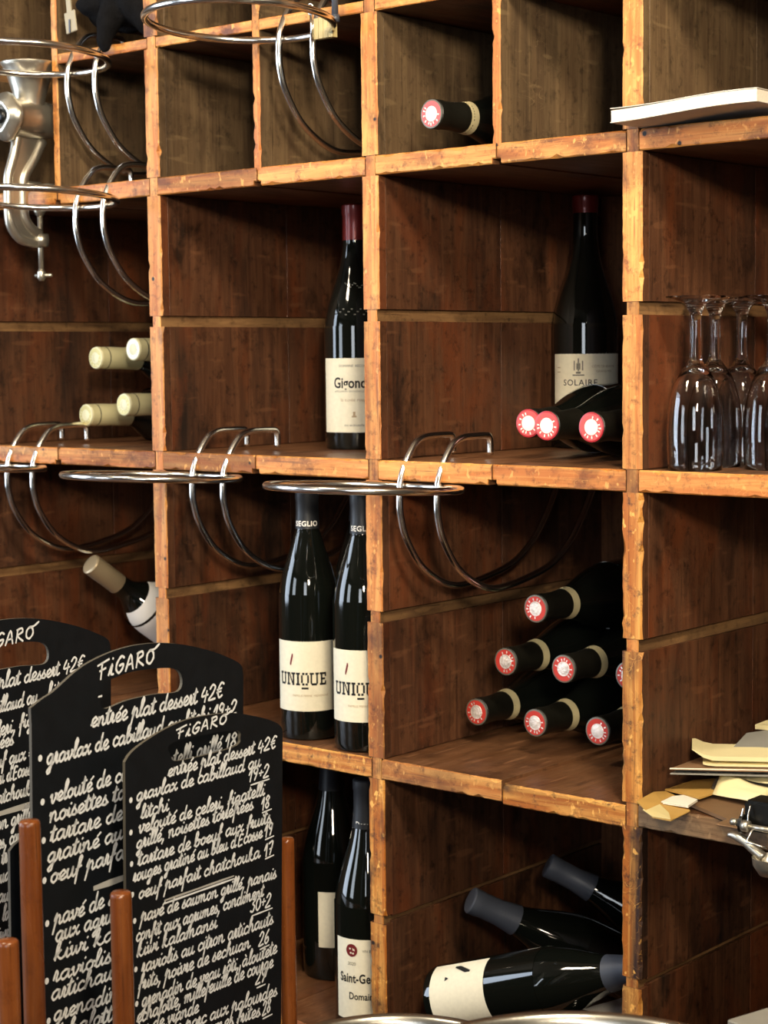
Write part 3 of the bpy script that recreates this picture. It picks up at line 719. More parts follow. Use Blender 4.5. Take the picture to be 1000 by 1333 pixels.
# ================================================================ things on the thin upper shelf
def meta_mesh(name, els, m, parent=None, res=.004, th=.6):
    mb = bpy.data.metaballs.new('m'); mb.resolution = res; mb.render_resolution = res; mb.threshold = th
    for (x, y, z, r, sx, sy, sz) in els:
        e = mb.elements.new(); e.type = 'ELLIPSOID'; e.co = (x, y, z); e.radius = r; e.size_x, e.size_y, e.size_z = sx, sy, sz
    o = bpy.data.objects.new('m', mb); COL.objects.link(o); bpy.context.view_layer.update()
    me = bpy.data.meshes.new_from_object(o.evaluated_get(bpy.context.evaluated_depsgraph_get()))
    bpy.data.objects.remove(o); bpy.data.metaballs.remove(mb)
    for v in me.vertices:
        nn = noise.noise(v.co * 45) * .0035 + noise.noise(v.co * 110) * .0012
        v.co += v.normal * nn
    me.materials.clear()
    return link(name, me, m, parent, None, True)
els = [(a, b, c, d*1.75, e, f, g_) for a, b, c, d, e, f, g_ in [(-.452, .035, 1.945, .05, 1.0, .6, .62), (-.412, .03, 1.958, .05, .9, .6, .7), (-.470, .02, 1.965, .045, .7, .6, .7), (-.39, .02, 1.935, .04, .7, .6, .6), (-.43, -.002, 1.935, .03, .5, .45, .9),
       (-.433, -.010, 1.912, .026, .42, .38, .9), (-.436, -.011, 1.897, .022, .38, .36, .7), (-.478, .0, 1.946, .022, .9, .5, .4), (-.385, .015, 1.918, .025, .5, .5, .8), (-.40, .005, 1.945, .03, .5, .5, .8)]]
cl = meta_mesh('black_cloth', els, M['cloth']); tag(cl, 'crumpled black woollen cloth drooping over the thin upper shelf at top left', 'cloth')
t = thing('hanging_tag', 'small grey-beige tag on a strap hanging beside the black cloth', 'tag', (-.508, -.004, 1.93))
bm = bmesh.new(); box(bm, -.0105, .0105, -.0012, .0012, -.0145, .0125); bmesh.ops.bevel(bm, geom=bm.edges[:], offset=.0008, segments=1, affect='EDGES')
tg = obj('tag_card', bm, M['tag'], t); tg.rotation_euler = (0, -.15, 0)
bm = bmesh.new(); box(bm, -.005, .0035, -.001, .001, .012, .075); o = obj('strap', bm, M['tag'], t); o.rotation_euler = (0, -.1, 0)
bm = bmesh.new(); box(bm, -.0012, .0012, -.0018, .0018, -.0145, .002); o = obj('slot_clip', bm, M['capgrey'], t, (0, -.001, 0))
t = thing('shelf_peg', 'small pale striped block on a grey rod by the top ring', 'peg', (-.062, -.008, 1.868))
bm = bmesh.new()
for k in range(4): box(bm, -.0145 + k*.0073, -.0145 + k*.0073 + .0066, -.004, .004, -.012, .011)
obj('striped_block', bm, M['palewood'], t)
bm = bmesh.new(); lathe(bm, [(.0038, .006), (.0038, .075)], 14, Matrix.Translation((.0165, -.002, 0))); lathe(bm, [(.0052, .004), (.0052, .012)], 14, Matrix.Translation((.0165, -.002, 0)))
obj('grey_rod', bm, M['capgrey'], t, smooth=True)
bm = bmesh.new(); tube(bm, [Vector((-.017 + .004*math.cos(a), -.006, .022 + .006*math.sin(a))) for a in [2*PI*k/16 for k in range(16)]], .0012, 8, closed=True); tube(bm, [Vector((-.017, -.006, .016)), Vector((-.016, -.005, -.014))], .0015, 8)
obj('wire_loop', bm, M['chrome'], t, smooth=True)

# ================================================================ paperback on the top right shelf
t = thing('paperback_book', 'thick white paperback on the upper right shelf, sticking out', 'book', (.353, -.055, 1.7215))
L, Wd, H = .158, .115, .0165
def page(z, x, y): return z + .0008*math.sin(x*30)
bm = bmesh.new(); NX = 14
def sheet(bm, z0, z1, inset, mi):
    rows = []
    for i in range(NX + 1):
        x = inset + (L - 2*inset) * i / NX; sag = .0026 * (1 - math.cos(i/NX*PI*1.2)) - .0018
        for zz in (z0, z1): rows.append([bm.verts.new((x, y, zz + sag)) for y in (inset, Wd - inset)])
    for i in range(NX):
        a, b, c, d = rows[2*i], rows[2*i+1], rows[2*i+2], rows[2*i+3]
        for f in ((a[0], c[0], c[1], a[1]), (b[0], b[1], d[1], d[0]), (a[0], b[0], d[0], c[0]), (a[1], c[1], d[1], b[1])): bm.faces.new(f).material_index = mi
    bm.faces.new((rows[0][0], rows[0][1], rows[1][1], rows[1][0])); bm.faces.new((rows[-1][0], rows[-2][0], rows[-2][1], rows[-1][1]))
sheet(bm, .0022, .0133, .0008, 0); obj('page_block', bm, M['pages'], t)
bm = bmesh.new(); sheet(bm, .0014, .0021, 0, 0); obj('back_cover', bm, M['bookcover'], t)
bm = bmesh.new(); sheet(bm, .0134, .0141, 0, 0)
for v in bm.verts: v.co.z += .0016 * max(0, 1 - v.co.x / .07) * (1 if v.co.y < .05 else .3)
obj('front_cover', bm, M['bookcover'], t)
t.rotation_euler = (0, -.012, math.radians(2))

# ================================================================ envelopes, folders and papers on the right shelf
def sheet_obj(name, pts, th, m, parent, curl=None, sub=3):
    """pts: outline in world xyz (ordered); a slightly thick sheet"""
    bm = bmesh.new(); c = sum((Vector(p) for p in pts), Vector()) / len(pts)
    up = Vector((0, 0, th))
    a = [bm.verts.new(Vector(p) - c) for p in pts]; b = [bm.verts.new(Vector(p) - c + up) for p in pts]
    n = len(pts)
    ca = bm.verts.new((0, 0, 0)); cb = bm.verts.new(up)
    for i in range(n):
        j = (i+1) % n
        bm.faces.new((a[j], a[i], ca)); bm.faces.new((b[i], b[j], cb)); bm.faces.new((a[i], a[j], b[j], b[i]))
    return obj(name, bm, m, parent, c)
def papers(name, label, cat, m, pts, th=.001, group=None):
    o = sheet_obj(name, pts, th, m, None); return tag(o, label, cat, group)
papers('brown_board', 'brown cardboard sheet lying under the kraft envelopes on the right shelf', 'cardboard', M['brownboard'],
       [(.400, .02, 1.0355), (.372, .12, 1.0355), (.46, .19, 1.0355), (.60, .13, 1.0355), (.56, .03, 1.0355), (.502, -.004, 1.0355), (.462, -.012, 1.0355)], .0035)
t = thing('kraft_envelope', 'open kraft envelope with pale gummed flap overhanging the shelf edge', 'envelope', (.40, 0, 1.040))
t.location = (0, 0, 0)
sheet_obj('envelope_body', [(.357, .042, 1.0415), (.361, .091, 1.0425), (.376, .112, 1.043), (.410, .055, 1.0435), (.4085, .025, 1.043), (.386, .031, 1.043)], .0016, M['kraft'], t)
sheet_obj('envelope_flap', [(.367, -.028, 1.0445), (.357, .020, 1.0435), (.3585, .041, 1.0405), (.387, .027, 1.0395), (.42, -.012, 1.0395), (.427, -.060, 1.0405), (.400, -.050, 1.0375)], .0009, M['kraft'], t)
sheet_obj('gummed_strip', [(.382, -.040, 1.0408), (.384, -.012, 1.0416), (.410, -.036, 1.0412), (.426, -.0585, 1.0418), (.400, -.0505, 1.0388)], .0006, M['kraftpale'], t)
for k in range(2):
    papers('folded_note', ['small white folded note inside the open kraft envelope, upper sheet', 'small white folded note inside the open kraft envelope, lower sheet'][k], 'note', M['white'],
       [(.388 - .002*k, -.012, 1.0425 + .0014*k), (.383, .014, 1.0425 + .0014*k), (.389, .026, 1.0425 + .0014*k), (.4105, .018, 1.0425 + .0014*k), (.4165, -.010, 1.0425 + .0014*k)], .0009, 'notes in the kraft envelope')
t = thing('wrapped_papers', 'crumpled cream papers in clear plastic wrap beside the kraft envelope', 'paper', (0, 0, 0))
def wavy(name, quad, m, parent, amp=.002, n=10, th=.0006, seed=0):
    bm = bmesh.new(); A_, B_, C_, D_ = [Vector(p) for p in quad]; rows = []; c = (A_+B_+C_+D_)/4
    for s in (0, 1):
        for i in range(n+1):
            r_ = []
            for j in range(n+1):
                u, v = i/n, j/n; p = (A_*(1-u)+B_*u)*(1-v) + (D_*(1-u)+C_*u)*v
                p = p + Vector((0, 0, amp * (math.sin(u*5+seed)*math.cos(v*4+seed*2) + .5*noise.noise(Vector((u*4, v*4, seed)))) + s*th))
                r_.append(bm.verts.new(p - c))
            rows.append(r_)
    for s in (0, 1):
        o_ = s*(n+1)
        for i in range(n):
            for j in range(n): bm.faces.new((rows[o_+i][j], rows[o_+i+1][j], rows[o_+i+1][j+1], rows[o_+i][j+1]))
    for i in range(n):
        for j in (0, n): bm.faces.new((rows[i][j], rows[i+1][j], rows[n+1+i+1][j], rows[n+1+i][j]))
    for j in range(n):
        for i in (0, n): bm.faces.new((rows[i][j], rows[i][j+1], rows[n+1+i][j+1], rows[n+1+i][j]))
    return obj(name, bm, m, parent, c, smooth=True)
wavy('cream_sheet', [(.410, .048, 1.0445), (.478, .034, 1.0465), (.470, .060, 1.057), (.404, .076, 1.0600)], M['cream'], t, .0012, seed=1)
wavy('plastic_wrap', [(.399, .060, 1.0445), (.470, .055, 1.0505), (.49, .11, 1.054), (.392, .10, 1.054)], M['plastic'], t, .003, seed=2)
wavy('folded_sheet', [(.412, .088, 1.0555), (.49, .080, 1.0560), (.50, .105, 1.060), (.400, .115, 1.061)], M['cream'], t, .0016, seed=3)
fo = thing('document_folder', 'wide taupe document folder with pale edges lying across the paper pile', 'folder', (0, 0, 0))
for nm, dz, m in (('lower_cover', 0, M['greycard']), ('inner_sheets', .0028, M['blackplastic']), ('upper_cover', .0048, M['folder'])):
    d2 = .004 if nm != 'inner_sheets' else 0
    sheet_obj(nm, [(.374 - d2, .035 - d2, 1.0625+dz), (.366 - d2, .20, 1.0625+dz), (.56, .30, 1.0625+dz), (.62, .19, 1.0625+dz), (.56, .12, 1.0625+dz), (.452 + d2, .088 - d2, 1.0625+dz)], .0014, m, fo)
bm = bmesh.new(); tube(bm, [Vector((.374-.004, .035-.005, 1.0688)), Vector((.452, .088-.005, 1.0688)), Vector((.56, .116, 1.0688))], .0008, 6); obj('pale_edge', bm, M['white'], fo)
for k, (z, xo, lab) in enumerate(((1.0700, 0, 'flat cream sheet lying directly on the taupe folder'), (1.0755, -.003, 'cream sheet with curled corner lying above the flat one on the folder'))):
    bm = bmesh.new(); n = 16; rows = []
    P0, P1 = Vector((.394+xo, .056, z)), Vector((.60, .190, z)); wd = Vector((-.030, .05, .001))
    for s in (0, 1):
        for i in range(n+1):
            u = i/n; p = P0.lerp(P1, u**1.4); lift = (.010 if k else .002) * max(0, 1-u*9)**1.5
            p = p + Vector((-.010*max(0, 1-u*8)**2*k, 0, lift)); th = .0045 if k else .0022
            rows.append([bm.verts.new(p + Vector((0, 0, s*th*min(1, u*10+.15)))), bm.verts.new(p + wd + Vector((0, 0, s*th*min(1, u*10+.15))))])
    for i in range(n):
        a, b, c, d = rows[i], rows[i+1], rows[n+1+i], rows[n+2+i]
        for f in ((a[0], b[0], b[1], a[1]), (c[0], c[1], d[1], d[0]), (a[0], c[0], d[0], b[0]), (a[1], b[1], d[1], c[1])): bm.faces.new(f)
    bm.faces.new((rows[0][0], rows[0][1], rows[n+1][1], rows[n+1][0])); bm.faces.new((rows[n][0], rows[n+n+1][0], rows[n+n+1][1], rows[n][1]))
    tag(obj('cream_paper', bm, M['cream'], smooth=False), lab, 'paper', 'cream papers on the folder')
papers('grey_card', 'grey card leaning on the cream papers at the back of the pile', 'card', M['greycard'], [(.398, .105, 1.0775), (.392, .150, 1.088), (.45, .24, 1.094), (.56, .24, 1.082), (.50, .15, 1.0775)], .0012)
papers('small_packet', 'small cream packet at the very top of the paper pile', 'packet', M['cream'], [(.390, .172, 1.0895), (.395, .19, 1.0925), (.45, .24, 1.0955), (.48, .22, 1.0955), (.43, .165, 1.0925)], .005)

# ================================================================ black and steel clip mechanism hanging over the shelf corner
t = thing('lever_clip', 'black and steel lever clip with wire bail at the shelf edge', 'tool', (.5, -.02, 1.046))
bm = bmesh.new(); pts = catmull([(-.015, -.03, -.0115), (-.008, -.03, -.011), (.004, -.031, -.0145), (.016, -.033, -.021), (.026, -.034, -.026)], 4)
tube(bm, pts, .004, 10, rad=[.0022 + .0028*min(1, i/6) for i in range(len(pts))]); obj('steel_lever', bm, M['steel'], t, smooth=True)
bm = bmesh.new()
lathe(bm, [(.0095, 0), (.0095, .004)], 24, Matrix.Translation((.000, -.03, .002)) @ Matrix.Rotation(PI/2, 4, 'Y'))
box(bm, -.001, .034, -.026, .006, -.006, .024); bmesh.ops.bevel(bm, geom=[e for e in bm.edges if e.calc_length() > .015], offset=.003, segments=2, affect='EDGES')
obj('black_body', bm, M['blackplastic'], t, smooth=False)
bm = bmesh.new(); lathe(bm, [(.0034, -.008), (.0034, -.002)], 14, Matrix.Translation((0, -.036, .004)) @ Matrix.Rotation(PI/2, 4, 'Y')); lathe(bm, [(.0055, .004), (.0055, .011)], 16, Matrix.Translation((0, -.036, .002)) @ Matrix.Rotation(PI/2, 4, 'Y')); lathe(bm, [(.0028, .011), (.0028, .04)], 14, Matrix.Translation((0, -.036, .002)) @ Matrix.Rotation(PI/2, 4, 'Y'))
obj('steel_pin', bm, M['steel'], t, smooth=True)
bm = bmesh.new(); tube(bm, catmull([(.002, -.031, .018), (.001, -.034, .008), (-.002, -.036, .002)], 4), .0011, 8); tube(bm, [Vector(p) for p in ((.016, -.038, 0), (.011, -.041, -.012), (.032, -.041, -.014))], .0013, 8); tube(bm, catmull([(.008, -.028, .021), (.0085, -.033, .012), (.010, -.036, .005)], 4), .0010, 8)
obj('wire_bail', bm, M['chrome'], t, smooth=True)
bm = bmesh.new(); box(bm, -.034, -.006, -.022, .012, -.0068, -.0052); bmesh.ops.bevel(bm, geom=bm.edges[:], offset=.0005, segments=1, affect='EDGES'); obj('base_plate', bm, M['brownboard'], t)
bm = bmesh.new(); pf = [(.0001, -.046), (.010, -.043), (.016, -.034), (.017, -.026)]; lathe(bm, pf, 20, Matrix.Translation((.030, -.03, 0)), cap1=False); obj('steel_cup', bm, M['steel'], t, smooth=True)

# ================================================================ counter and pots in the foreground (below the frame)
ct = thing('counter', 'dark wooden service counter in front of the shelving', 'counter', (0, 0, 0))
board('worktop', ct, -1.0, .98, -.98, -.31, .765, .80, M['counter'], .003)
board('counter_base', ct, -.95, .93, -.93, -.36, .0005, .7645, M['counter'], .002)
def pot(label, x, y, r, ztop, group=None):
    t = thing('cooking_pot', label, 'pot', (x, y, .8005)); h = ztop - .8005
    bm = bmesh.new(); lathe(bm, [(r-.008, 0), (r-.002, .003), (r-.001, .012), (r-.001, h-.006), (r+.003, h-.003), (r+.0045, h), (r+.002, h+.0016), (r-.0025, h-.001), (r-.004, h-.008), (r-.004, .006), (.0001, .004)], 72, cap0=True, cap1=False)
    obj('pot_body', bm, M['brushed'], t, smooth=True)
    for s in (0, PI):
        bm = bmesh.new(); a = s + 2.4
        pts = catmull([Vector(((r+d)*math.cos(a+q), (r+d)*math.sin(a+q), h-.04)) for d, q in ((-.002, -.25), (.022, -.22), (.03, 0), (.022, .22), (-.002, .25))], 4)
        tube(bm, pts, .0045, 10); obj('handle', bm, M['brushed'], t, smooth=True)
    return t
pot('large brushed steel pot on the counter, grey rim', .709, -.623, .138, 1.022)
pot('smaller steel pot in front of the red-seal bottle, shiny rim', .426, -.479, .107, .9255)
st = thing('booklet_stack', 'stack of flat grey booklets on the counter at the bottom right corner', 'stack', (.640, -.330, .8005))
for k in range(6):
    bm = bmesh.new(); hh = .0282
    box(bm, 0, .15, 0, .21, 0, hh - .001); bmesh.ops.bevel(bm, geom=bm.edges[:], offset=.001, segments=1, affect='EDGES')
    o = obj('booklet', bm, M['greycard'], st, (random.uniform(-.003, .003), random.uniform(-.003, .003), k*hh)); o.rotation_euler.z = math.radians(-13.5 + random.uniform(-2, 2))
st.location.x += .004

# ================================================================ handwriting: single-stroke script drawn as ribbons
GL = {
 'a': (.92, [[(.70,.82),(.45,1.0),(.16,.78),(.06,.36),(.26,.0),(.54,.26),(.70,.9)],[(.70,.9),(.66,.3),(.76,.0),(.96,.2)]]),
 'b': (.80, [[(0,.15),(.2,.7),(.40,1.6),(.3,2.0),(.16,1.7),(.10,.8),(.14,.12),(.36,.0),(.60,.35),(.54,.85),(.34,.78)],[(.54,.85),(.82,.72)]]),
 'c': (.68, [[(.60,.80),(.42,1.0),(.14,.76),(.08,.3),(.30,.0),(.70,.2)]]),
 'd': (.92, [[(.62,.80),(.40,1.0),(.12,.74),(.06,.3),(.26,.0),(.54,.28),(.78,1.95)],[(.70,1.3),(.64,.3),(.74,.0),(.94,.2)]]),
 'e': (.70, [[(0,.22),(.32,.42),(.56,.74),(.40,1.02),(.14,.76),(.10,.3),(.34,.0),(.72,.22)]]),
 'f': (.55, [[(0,.2),(.28,.9),(.50,1.75),(.42,2.0),(.28,1.7),(.16,.4),(.04,-.95)],[(.02,.62),(.50,.86)]]),
 'g': (.86, [[(.64,.84),(.40,1.0),(.12,.72),(.08,.3),(.26,.04),(.52,.3),(.64,.9)],[(.64,.9),(.56,.0),(.42,-.8),(.22,-.95),(.16,-.65),(.86,.2)]]),
 'h': (.90, [[(0,.15),(.22,.9),(.42,1.7),(.32,2.0),(.18,1.5),(.08,.0)],[(.08,.1),(.26,.8),(.48,1.0),(.58,.7),(.56,.2),(.68,.0),(.92,.2)]]),
 'i': (.42, [[(0,.2),(.18,.98),(.14,.3),(.24,.0),(.44,.2)],[(.30,1.42),(.34,1.50)]]),
 'j': (.42, [[(0,.2),(.2,1.0),(.1,-.6),(-.05,-.9),(-.12,-.6),(.42,.2)],[(.30,1.42),(.34,1.50)]]),
 'k': (.80, [[(0,.15),(.26,1.0),(.38,1.8),(.26,1.9),(.14,1.2),(.08,.0)],[(.10,.42),(.50,1.0),(.22,.52),(.52,.0),(.82,.2)]]),
 'l': (.42, [[(0,.2),(.22,.9),(.42,1.7),(.32,2.05),(.18,1.6),(.10,.4),(.22,.0),(.44,.2)]]),
 'm': (1.28, [[(0,.7),(.10,1.0),(.08,.0)],[(.08,.15),(.24,.86),(.40,.98),(.46,.6),(.44,.0)],[(.44,.15),(.62,.86),(.80,.98),(.86,.6),(.84,.2),(.96,.0),(1.3,.2)]]),
 'n': (.88, [[(0,.7),(.10,1.0),(.08,.0)],[(.08,.15),(.24,.82),(.44,1.0),(.54,.66),(.52,.2),(.64,.0),(.90,.2)]]),
 'o': (.76, [[(.38,1.0),(.12,.76),(.08,.3),(.30,.0),(.56,.3),(.56,.8),(.38,1.0),(.52,.84),(.78,.72)]]),
 'p': (.84, [[(0,.5),(.20,1.25),(.14,.4),(-.06,-.95)],[(.12,.1),(.26,.82),(.46,.98),(.56,.66),(.52,.2),(.62,.0),(.86,.2)]]),
 'r': (.50, [[(0,.2),(.14,1.08),(.28,.84),(.22,.2),(.30,.0),(.52,.2)]]),
 's': (.58, [[(0,.2),(.32,1.08),(.28,.76),(.46,.34),(.34,.0),(.04,.10)],[(.34,.0),(.60,.2)]]),
 't': (.50, [[(0,.2),(.30,1.75),(.16,.4),(.26,.0),(.52,.2)],[(-.04,1.12),(.48,1.30)]]),
 'u': (.86, [[(0,.6),(.12,1.0),(.06,.3),(.20,.0),(.44,.22),(.58,1.0)],[(.58,1.0),(.54,.28),(.66,.0),(.88,.2)]]),
 'v': (.72, [[(0,.7),(.12,1.0),(.16,.3),(.28,.0),(.54,.6),(.52,1.0),(.74,.8)]]),
 'w': (1.0, [[(0,.7),(.12,1.0),(.12,.3),(.24,.0),(.44,.5),(.46,.9),(.48,.3),(.60,.0),(.82,.6),(.80,1.0),(1.0,.8)]]),
 'x': (.72, [[(0,.8),(.14,1.0),(.34,.5),(.52,.0),(.74,.2)],[(.58,1.0),(.06,.0)]]),
 ',': (.42, [[(.20,.12),(.22,.0),(.06,-.5)]]), "'": (.28, [[(.20,1.9),(.12,1.4)]]),
 'E': (1.0, [[(.8,1.5),(.3,1.55),(.12,.0),(.75,.0)],[(.2,.8),(.66,.85)]]),
 '+': (.8, [[(.1,.8),(.7,.8)],[(.4,1.15),(.36,.4)]]), '=': (.6, [[(.0,.75),(.5,.8)],[(.0,.4),(.5,.45)]]),
 '€': (.9, [[(.85,1.5),(.55,1.7),(.25,1.2),(.2,.5),(.4,.0),(.75,.2)],[(.05,.95),(.6,1.05)],[(.05,.62),(.55,.7)]]),
 '0': (.95, [[(.5,1.5),(.15,1.2),(.1,.4),(.4,.0),(.75,.4),(.75,1.1),(.5,1.5)]]),
 '1': (.62, [[(.0,.95),(.42,1.75),(.26,.0)]]), '2': (.98, [[(.1,1.3),(.4,1.75),(.75,1.45),(.5,.7),(.05,.02),(.85,.05)]]),
 '3': (.9, [[(.15,1.6),(.5,1.75),(.7,1.4),(.35,.95),(.68,.6),(.45,.0),(.05,.15)]]), '4': (.9, [[(.35,1.7),(.05,.65),(.8,.72)],[(.62,1.2),(.48,-.15)]]),
 '6': (.9, [[(.65,1.75),(.25,1.1),(.1,.4),(.35,.0),(.7,.3),(.55,.8),(.15,.5)]]), '7': (.85, [[(.1,1.65),(.8,1.7),(.3,.0)],[(.25,.8),(.7,.9)]]),
 '8': (.95, [[(.6,.95),(.2,1.3),(.45,1.75),(.75,1.4),(.4,.85),(.1,.4),(.4,.0),(.72,.35),(.45,.85)]]), '9': (.9, [[(.7,1.4),(.4,1.75),(.12,1.3),(.35,.9),(.68,1.2),(.72,1.5),(.55,.6),(.35,.0)]]),
 ' ': (.5, [])}
ACC = {'é': ('e', [(.44,1.30),(.70,1.62)]), 'à': ('a', [(.34,1.6),(.52,1.32)]), 'ô': ('o', [(.16,1.3),(.38,1.6),(.60,1.32)])}
CAP = {'F': (.86, [[(.18,.0),(.30,.96)],[(-.08,.86),(.86,1.06)],[(.10,.50),(.58,.58)]]), 'i': (.52, [[(-.02,.05),(.30,.66),(.20,.1),(.40,.02)],[(.34,.98),(.36,1.02)]]),
 'G': (.92, [[(.80,.86),(.56,1.0),(.20,.66),(.12,.26),(.36,.0),(.66,.22),(.72,.48),(.40,.44)]]), 'A': (.86, [[(.02,.0),(.44,1.0),(.66,.0)],[(.16,.36),(.62,.40)]]),
 'R': (.86, [[(.10,.0),(.24,.95)],[(.16,.92),(.58,.98),(.66,.70),(.24,.48),(.72,.0)]]), 'O': (1.1, [[(.52,.88),(.22,.66),(.18,.2),(.46,.0),(.76,.3),(.70,.72),(.40,.86),(.80,.84),(1.28,1.08)]])}
def ribbon(bm, pts, w, F, z=.0004, mi=0):
    n = len(pts); L_ = []; R_ = []
    for i, p in enumerate(pts):
        a = pts[max(i-1, 0)]; b = pts[min(i+1, n-1)]; t = (b - a)
        t = t.normalized() if t.length > 1e-9 else Vector((1, 0, 0)); nn = Vector((-t.y, t.x, 0))
        ww = w * (.5 + .07*math.sin(i*1.7)) * (.75 if i in (0, n-1) else 1)
        e = t * (w*.3) * (-1 if i == 0 else (1 if i == n-1 else 0))
        L_.append(bm.verts.new(F(p + nn*ww + e, z))); R_.append(bm.verts.new(F(p - nn*ww + e, z)))
    for i in range(n-1):
        bm.faces.new((L_[i], R_[i], R_[i+1], L_[i+1])).material_index = mi
def write(bm, F, lines, sw):
    for ln in lines:
        t = ln[0]
        if t == '*':
            n = 12; bm.faces.new([bm.verts.new(F(Vector((ln[1] + sw*1.1*math.cos(2*PI*k/n), ln[2] + sw*1.2 + sw*1.35*math.sin(2*PI*k/n), 0)), .0004)) for k in range(n)]); continue
        a, b = Vector((ln[1], ln[2], 0)), Vector((ln[3], ln[4], 0))
        if t == '_': ribbon(bm, [a.lerp(b, k/4) for k in range(5)], sw*.8, F); continue
        if t == '-': ribbon(bm, [a, b], sw*.9, F); continue
        if t == '#': ribbon(bm, [a.lerp(b, k/6) for k in range(7)], .0052, F, mi=1); continue
        if t == '=':
            for d in (.0013, -.0013): ribbon(bm, [a.lerp(b, k/6) + Vector((0, d, 0)) for k in range(7)], .0017, F, mi=1 if d > 0 else 0)
            continue
        h = ln[5]; caps = t == 'FiGARO'; tab = CAP if caps else GL
        seq = []; x = 0
        for c in t:
            acc = None
            if not caps and c in ACC: c, acc = ACC[c]
            adv, st_ = tab[c]; seq.append((x, st_ + ([acc] if acc else []), c)); x += adv
        d = b - a; Lw = d.length; d.normalize(); up = Vector((-d.y, d.x, 0)); sx = Lw / x
        for x0, sts, c in seq:
            dy = random.uniform(-.04, .04); hs = h * random.uniform(.95, 1.06)
            for s in sts:
                P = [(p[0], p[1]) for p in s]
                if len(P) > 2: P = [(q.x, q.y) for q in catmull([(u, v, 0) for u, v in P], 4)]
                ribbon(bm, [a + d*((x0 + u)*sx + (v*h*(.16 if not caps else .12))) + up*((v + dy)*hs) for u, v in P], sw, F, z=.0004)
# menu board outlines and writing: (text, u0, v0, u1, v1, letter height) in metres on the board face
B3 = [('FiGARO', 0.064, 0.0037, 0.1334, 0.0067, 0.0089),
('entrée plat dessert 42€', 0.0522, -0.027, 0.2001, -0.0283, 0.0062),
('gravlax de cabillaud au', 0.013, -0.0405, 0.1779, -0.0414, 0.0062),
('*', 0.0064, -0.0404),
('19+2', 0.1604, -0.0529, 0.1901, -0.053, 0.0064),
('_', 0.1637, -0.0564, 0.1902, -0.0559, 0.0),
('litchi', 0.0186, -0.0568, 0.0532, -0.0561, 0.006),
('velouté de celeri, figatelli', 0.0157, -0.0687, 0.1835, -0.0689, 0.0062),
('*', 0.0064, -0.068),
('grillé, noisettes torréfiées', 0.0129, -0.0813, 0.167, -0.0791, 0.0062),
('18', 0.1792, -0.083, 0.1914, -0.082, 0.0065),
('_', 0.1803, -0.0854, 0.1937, -0.0846, 0.0),
('tartare de boeuf aux fruits', 0.0147, -0.0962, 0.1926, -0.0966, 0.0062),
('*', 0.0072, -0.0951),
("rouges gratiné au bleu d'Ecosse", 0.0091, -0.1088, 0.1804, -0.1084, 0.0062),
('19', 0.1837, -0.1091, 0.196, -0.1082, 0.0065),
('_', 0.1849, -0.1115, 0.1972, -0.1106, 0.0),
('oeuf parfait chatchouka', 0.0156, -0.1249, 0.1771, -0.1263, 0.0062),
('*', 0.0081, -0.1217),
('17', 0.1838, -0.1278, 0.1961, -0.1263, 0.0065),
('_', 0.1849, -0.1295, 0.1973, -0.1287, 0.0),
('=', 0.0483, -0.1357, 0.1402, -0.1361, 0.0),
('pavé de saumon grillé, panais', 0.0185, -0.1455, 0.2008, -0.1506, 0.0062),
('*', 0.0109, -0.1449),
('confit aux agrumes, condiment', 0.0123, -0.1612, 0.1824, -0.1635, 0.0062),
('30+2', 0.1631, -0.1744, 0.193, -0.1755, 0.0072),
('_', 0.1664, -0.1781, 0.1953, -0.1782, 0.0),
('kiwi kalamansi', 0.0133, -0.1747, 0.117, -0.1759, 0.0065),
('raviolis au citron artichauts', 0.0193, -0.1897, 0.1965, -0.1931, 0.0066),
('*', 0.0122, -0.1871),
('frits, poivre de sechuan', 0.0155, -0.204, 0.1632, -0.2066, 0.0066),
('26', 0.1753, -0.2092, 0.1909, -0.209, 0.0072),
('_', 0.1776, -0.2127, 0.191, -0.2119, 0.0),
('grenadin de veau rôti, à', 0.0193, -0.2198, 0.16, -0.2222, 0.0066),
('loutete', 0.1611, -0.2225, 0.2023, -0.2223, 0.0065),
('*', 0.0132, -0.2173),
('echalotte, millefeuille de courge', 0.0132, -0.232, 0.1967, -0.2339, 0.0066),
('29', 0.171, -0.244, 0.1855, -0.2445, 0.0072),
('_', 0.1733, -0.2475, 0.1855, -0.2475, 0.0),
('jus de viande', 0.0117, -0.2429, 0.0923, -0.2457, 0.0065),
('carré de porc aux palourdes', 0.0154, -0.2541, 0.2026, -0.2626, 0.0066),
('*', 0.0136, -0.2508),
('pommes frites', 0.0842, -0.2682, 0.1778, -0.2749, 0.0067),
('28', 0.1812, -0.2759, 0.1935, -0.2753, 0.0073),
('_', 0.1823, -0.2792, 0.1958, -0.2789, 0.0)]
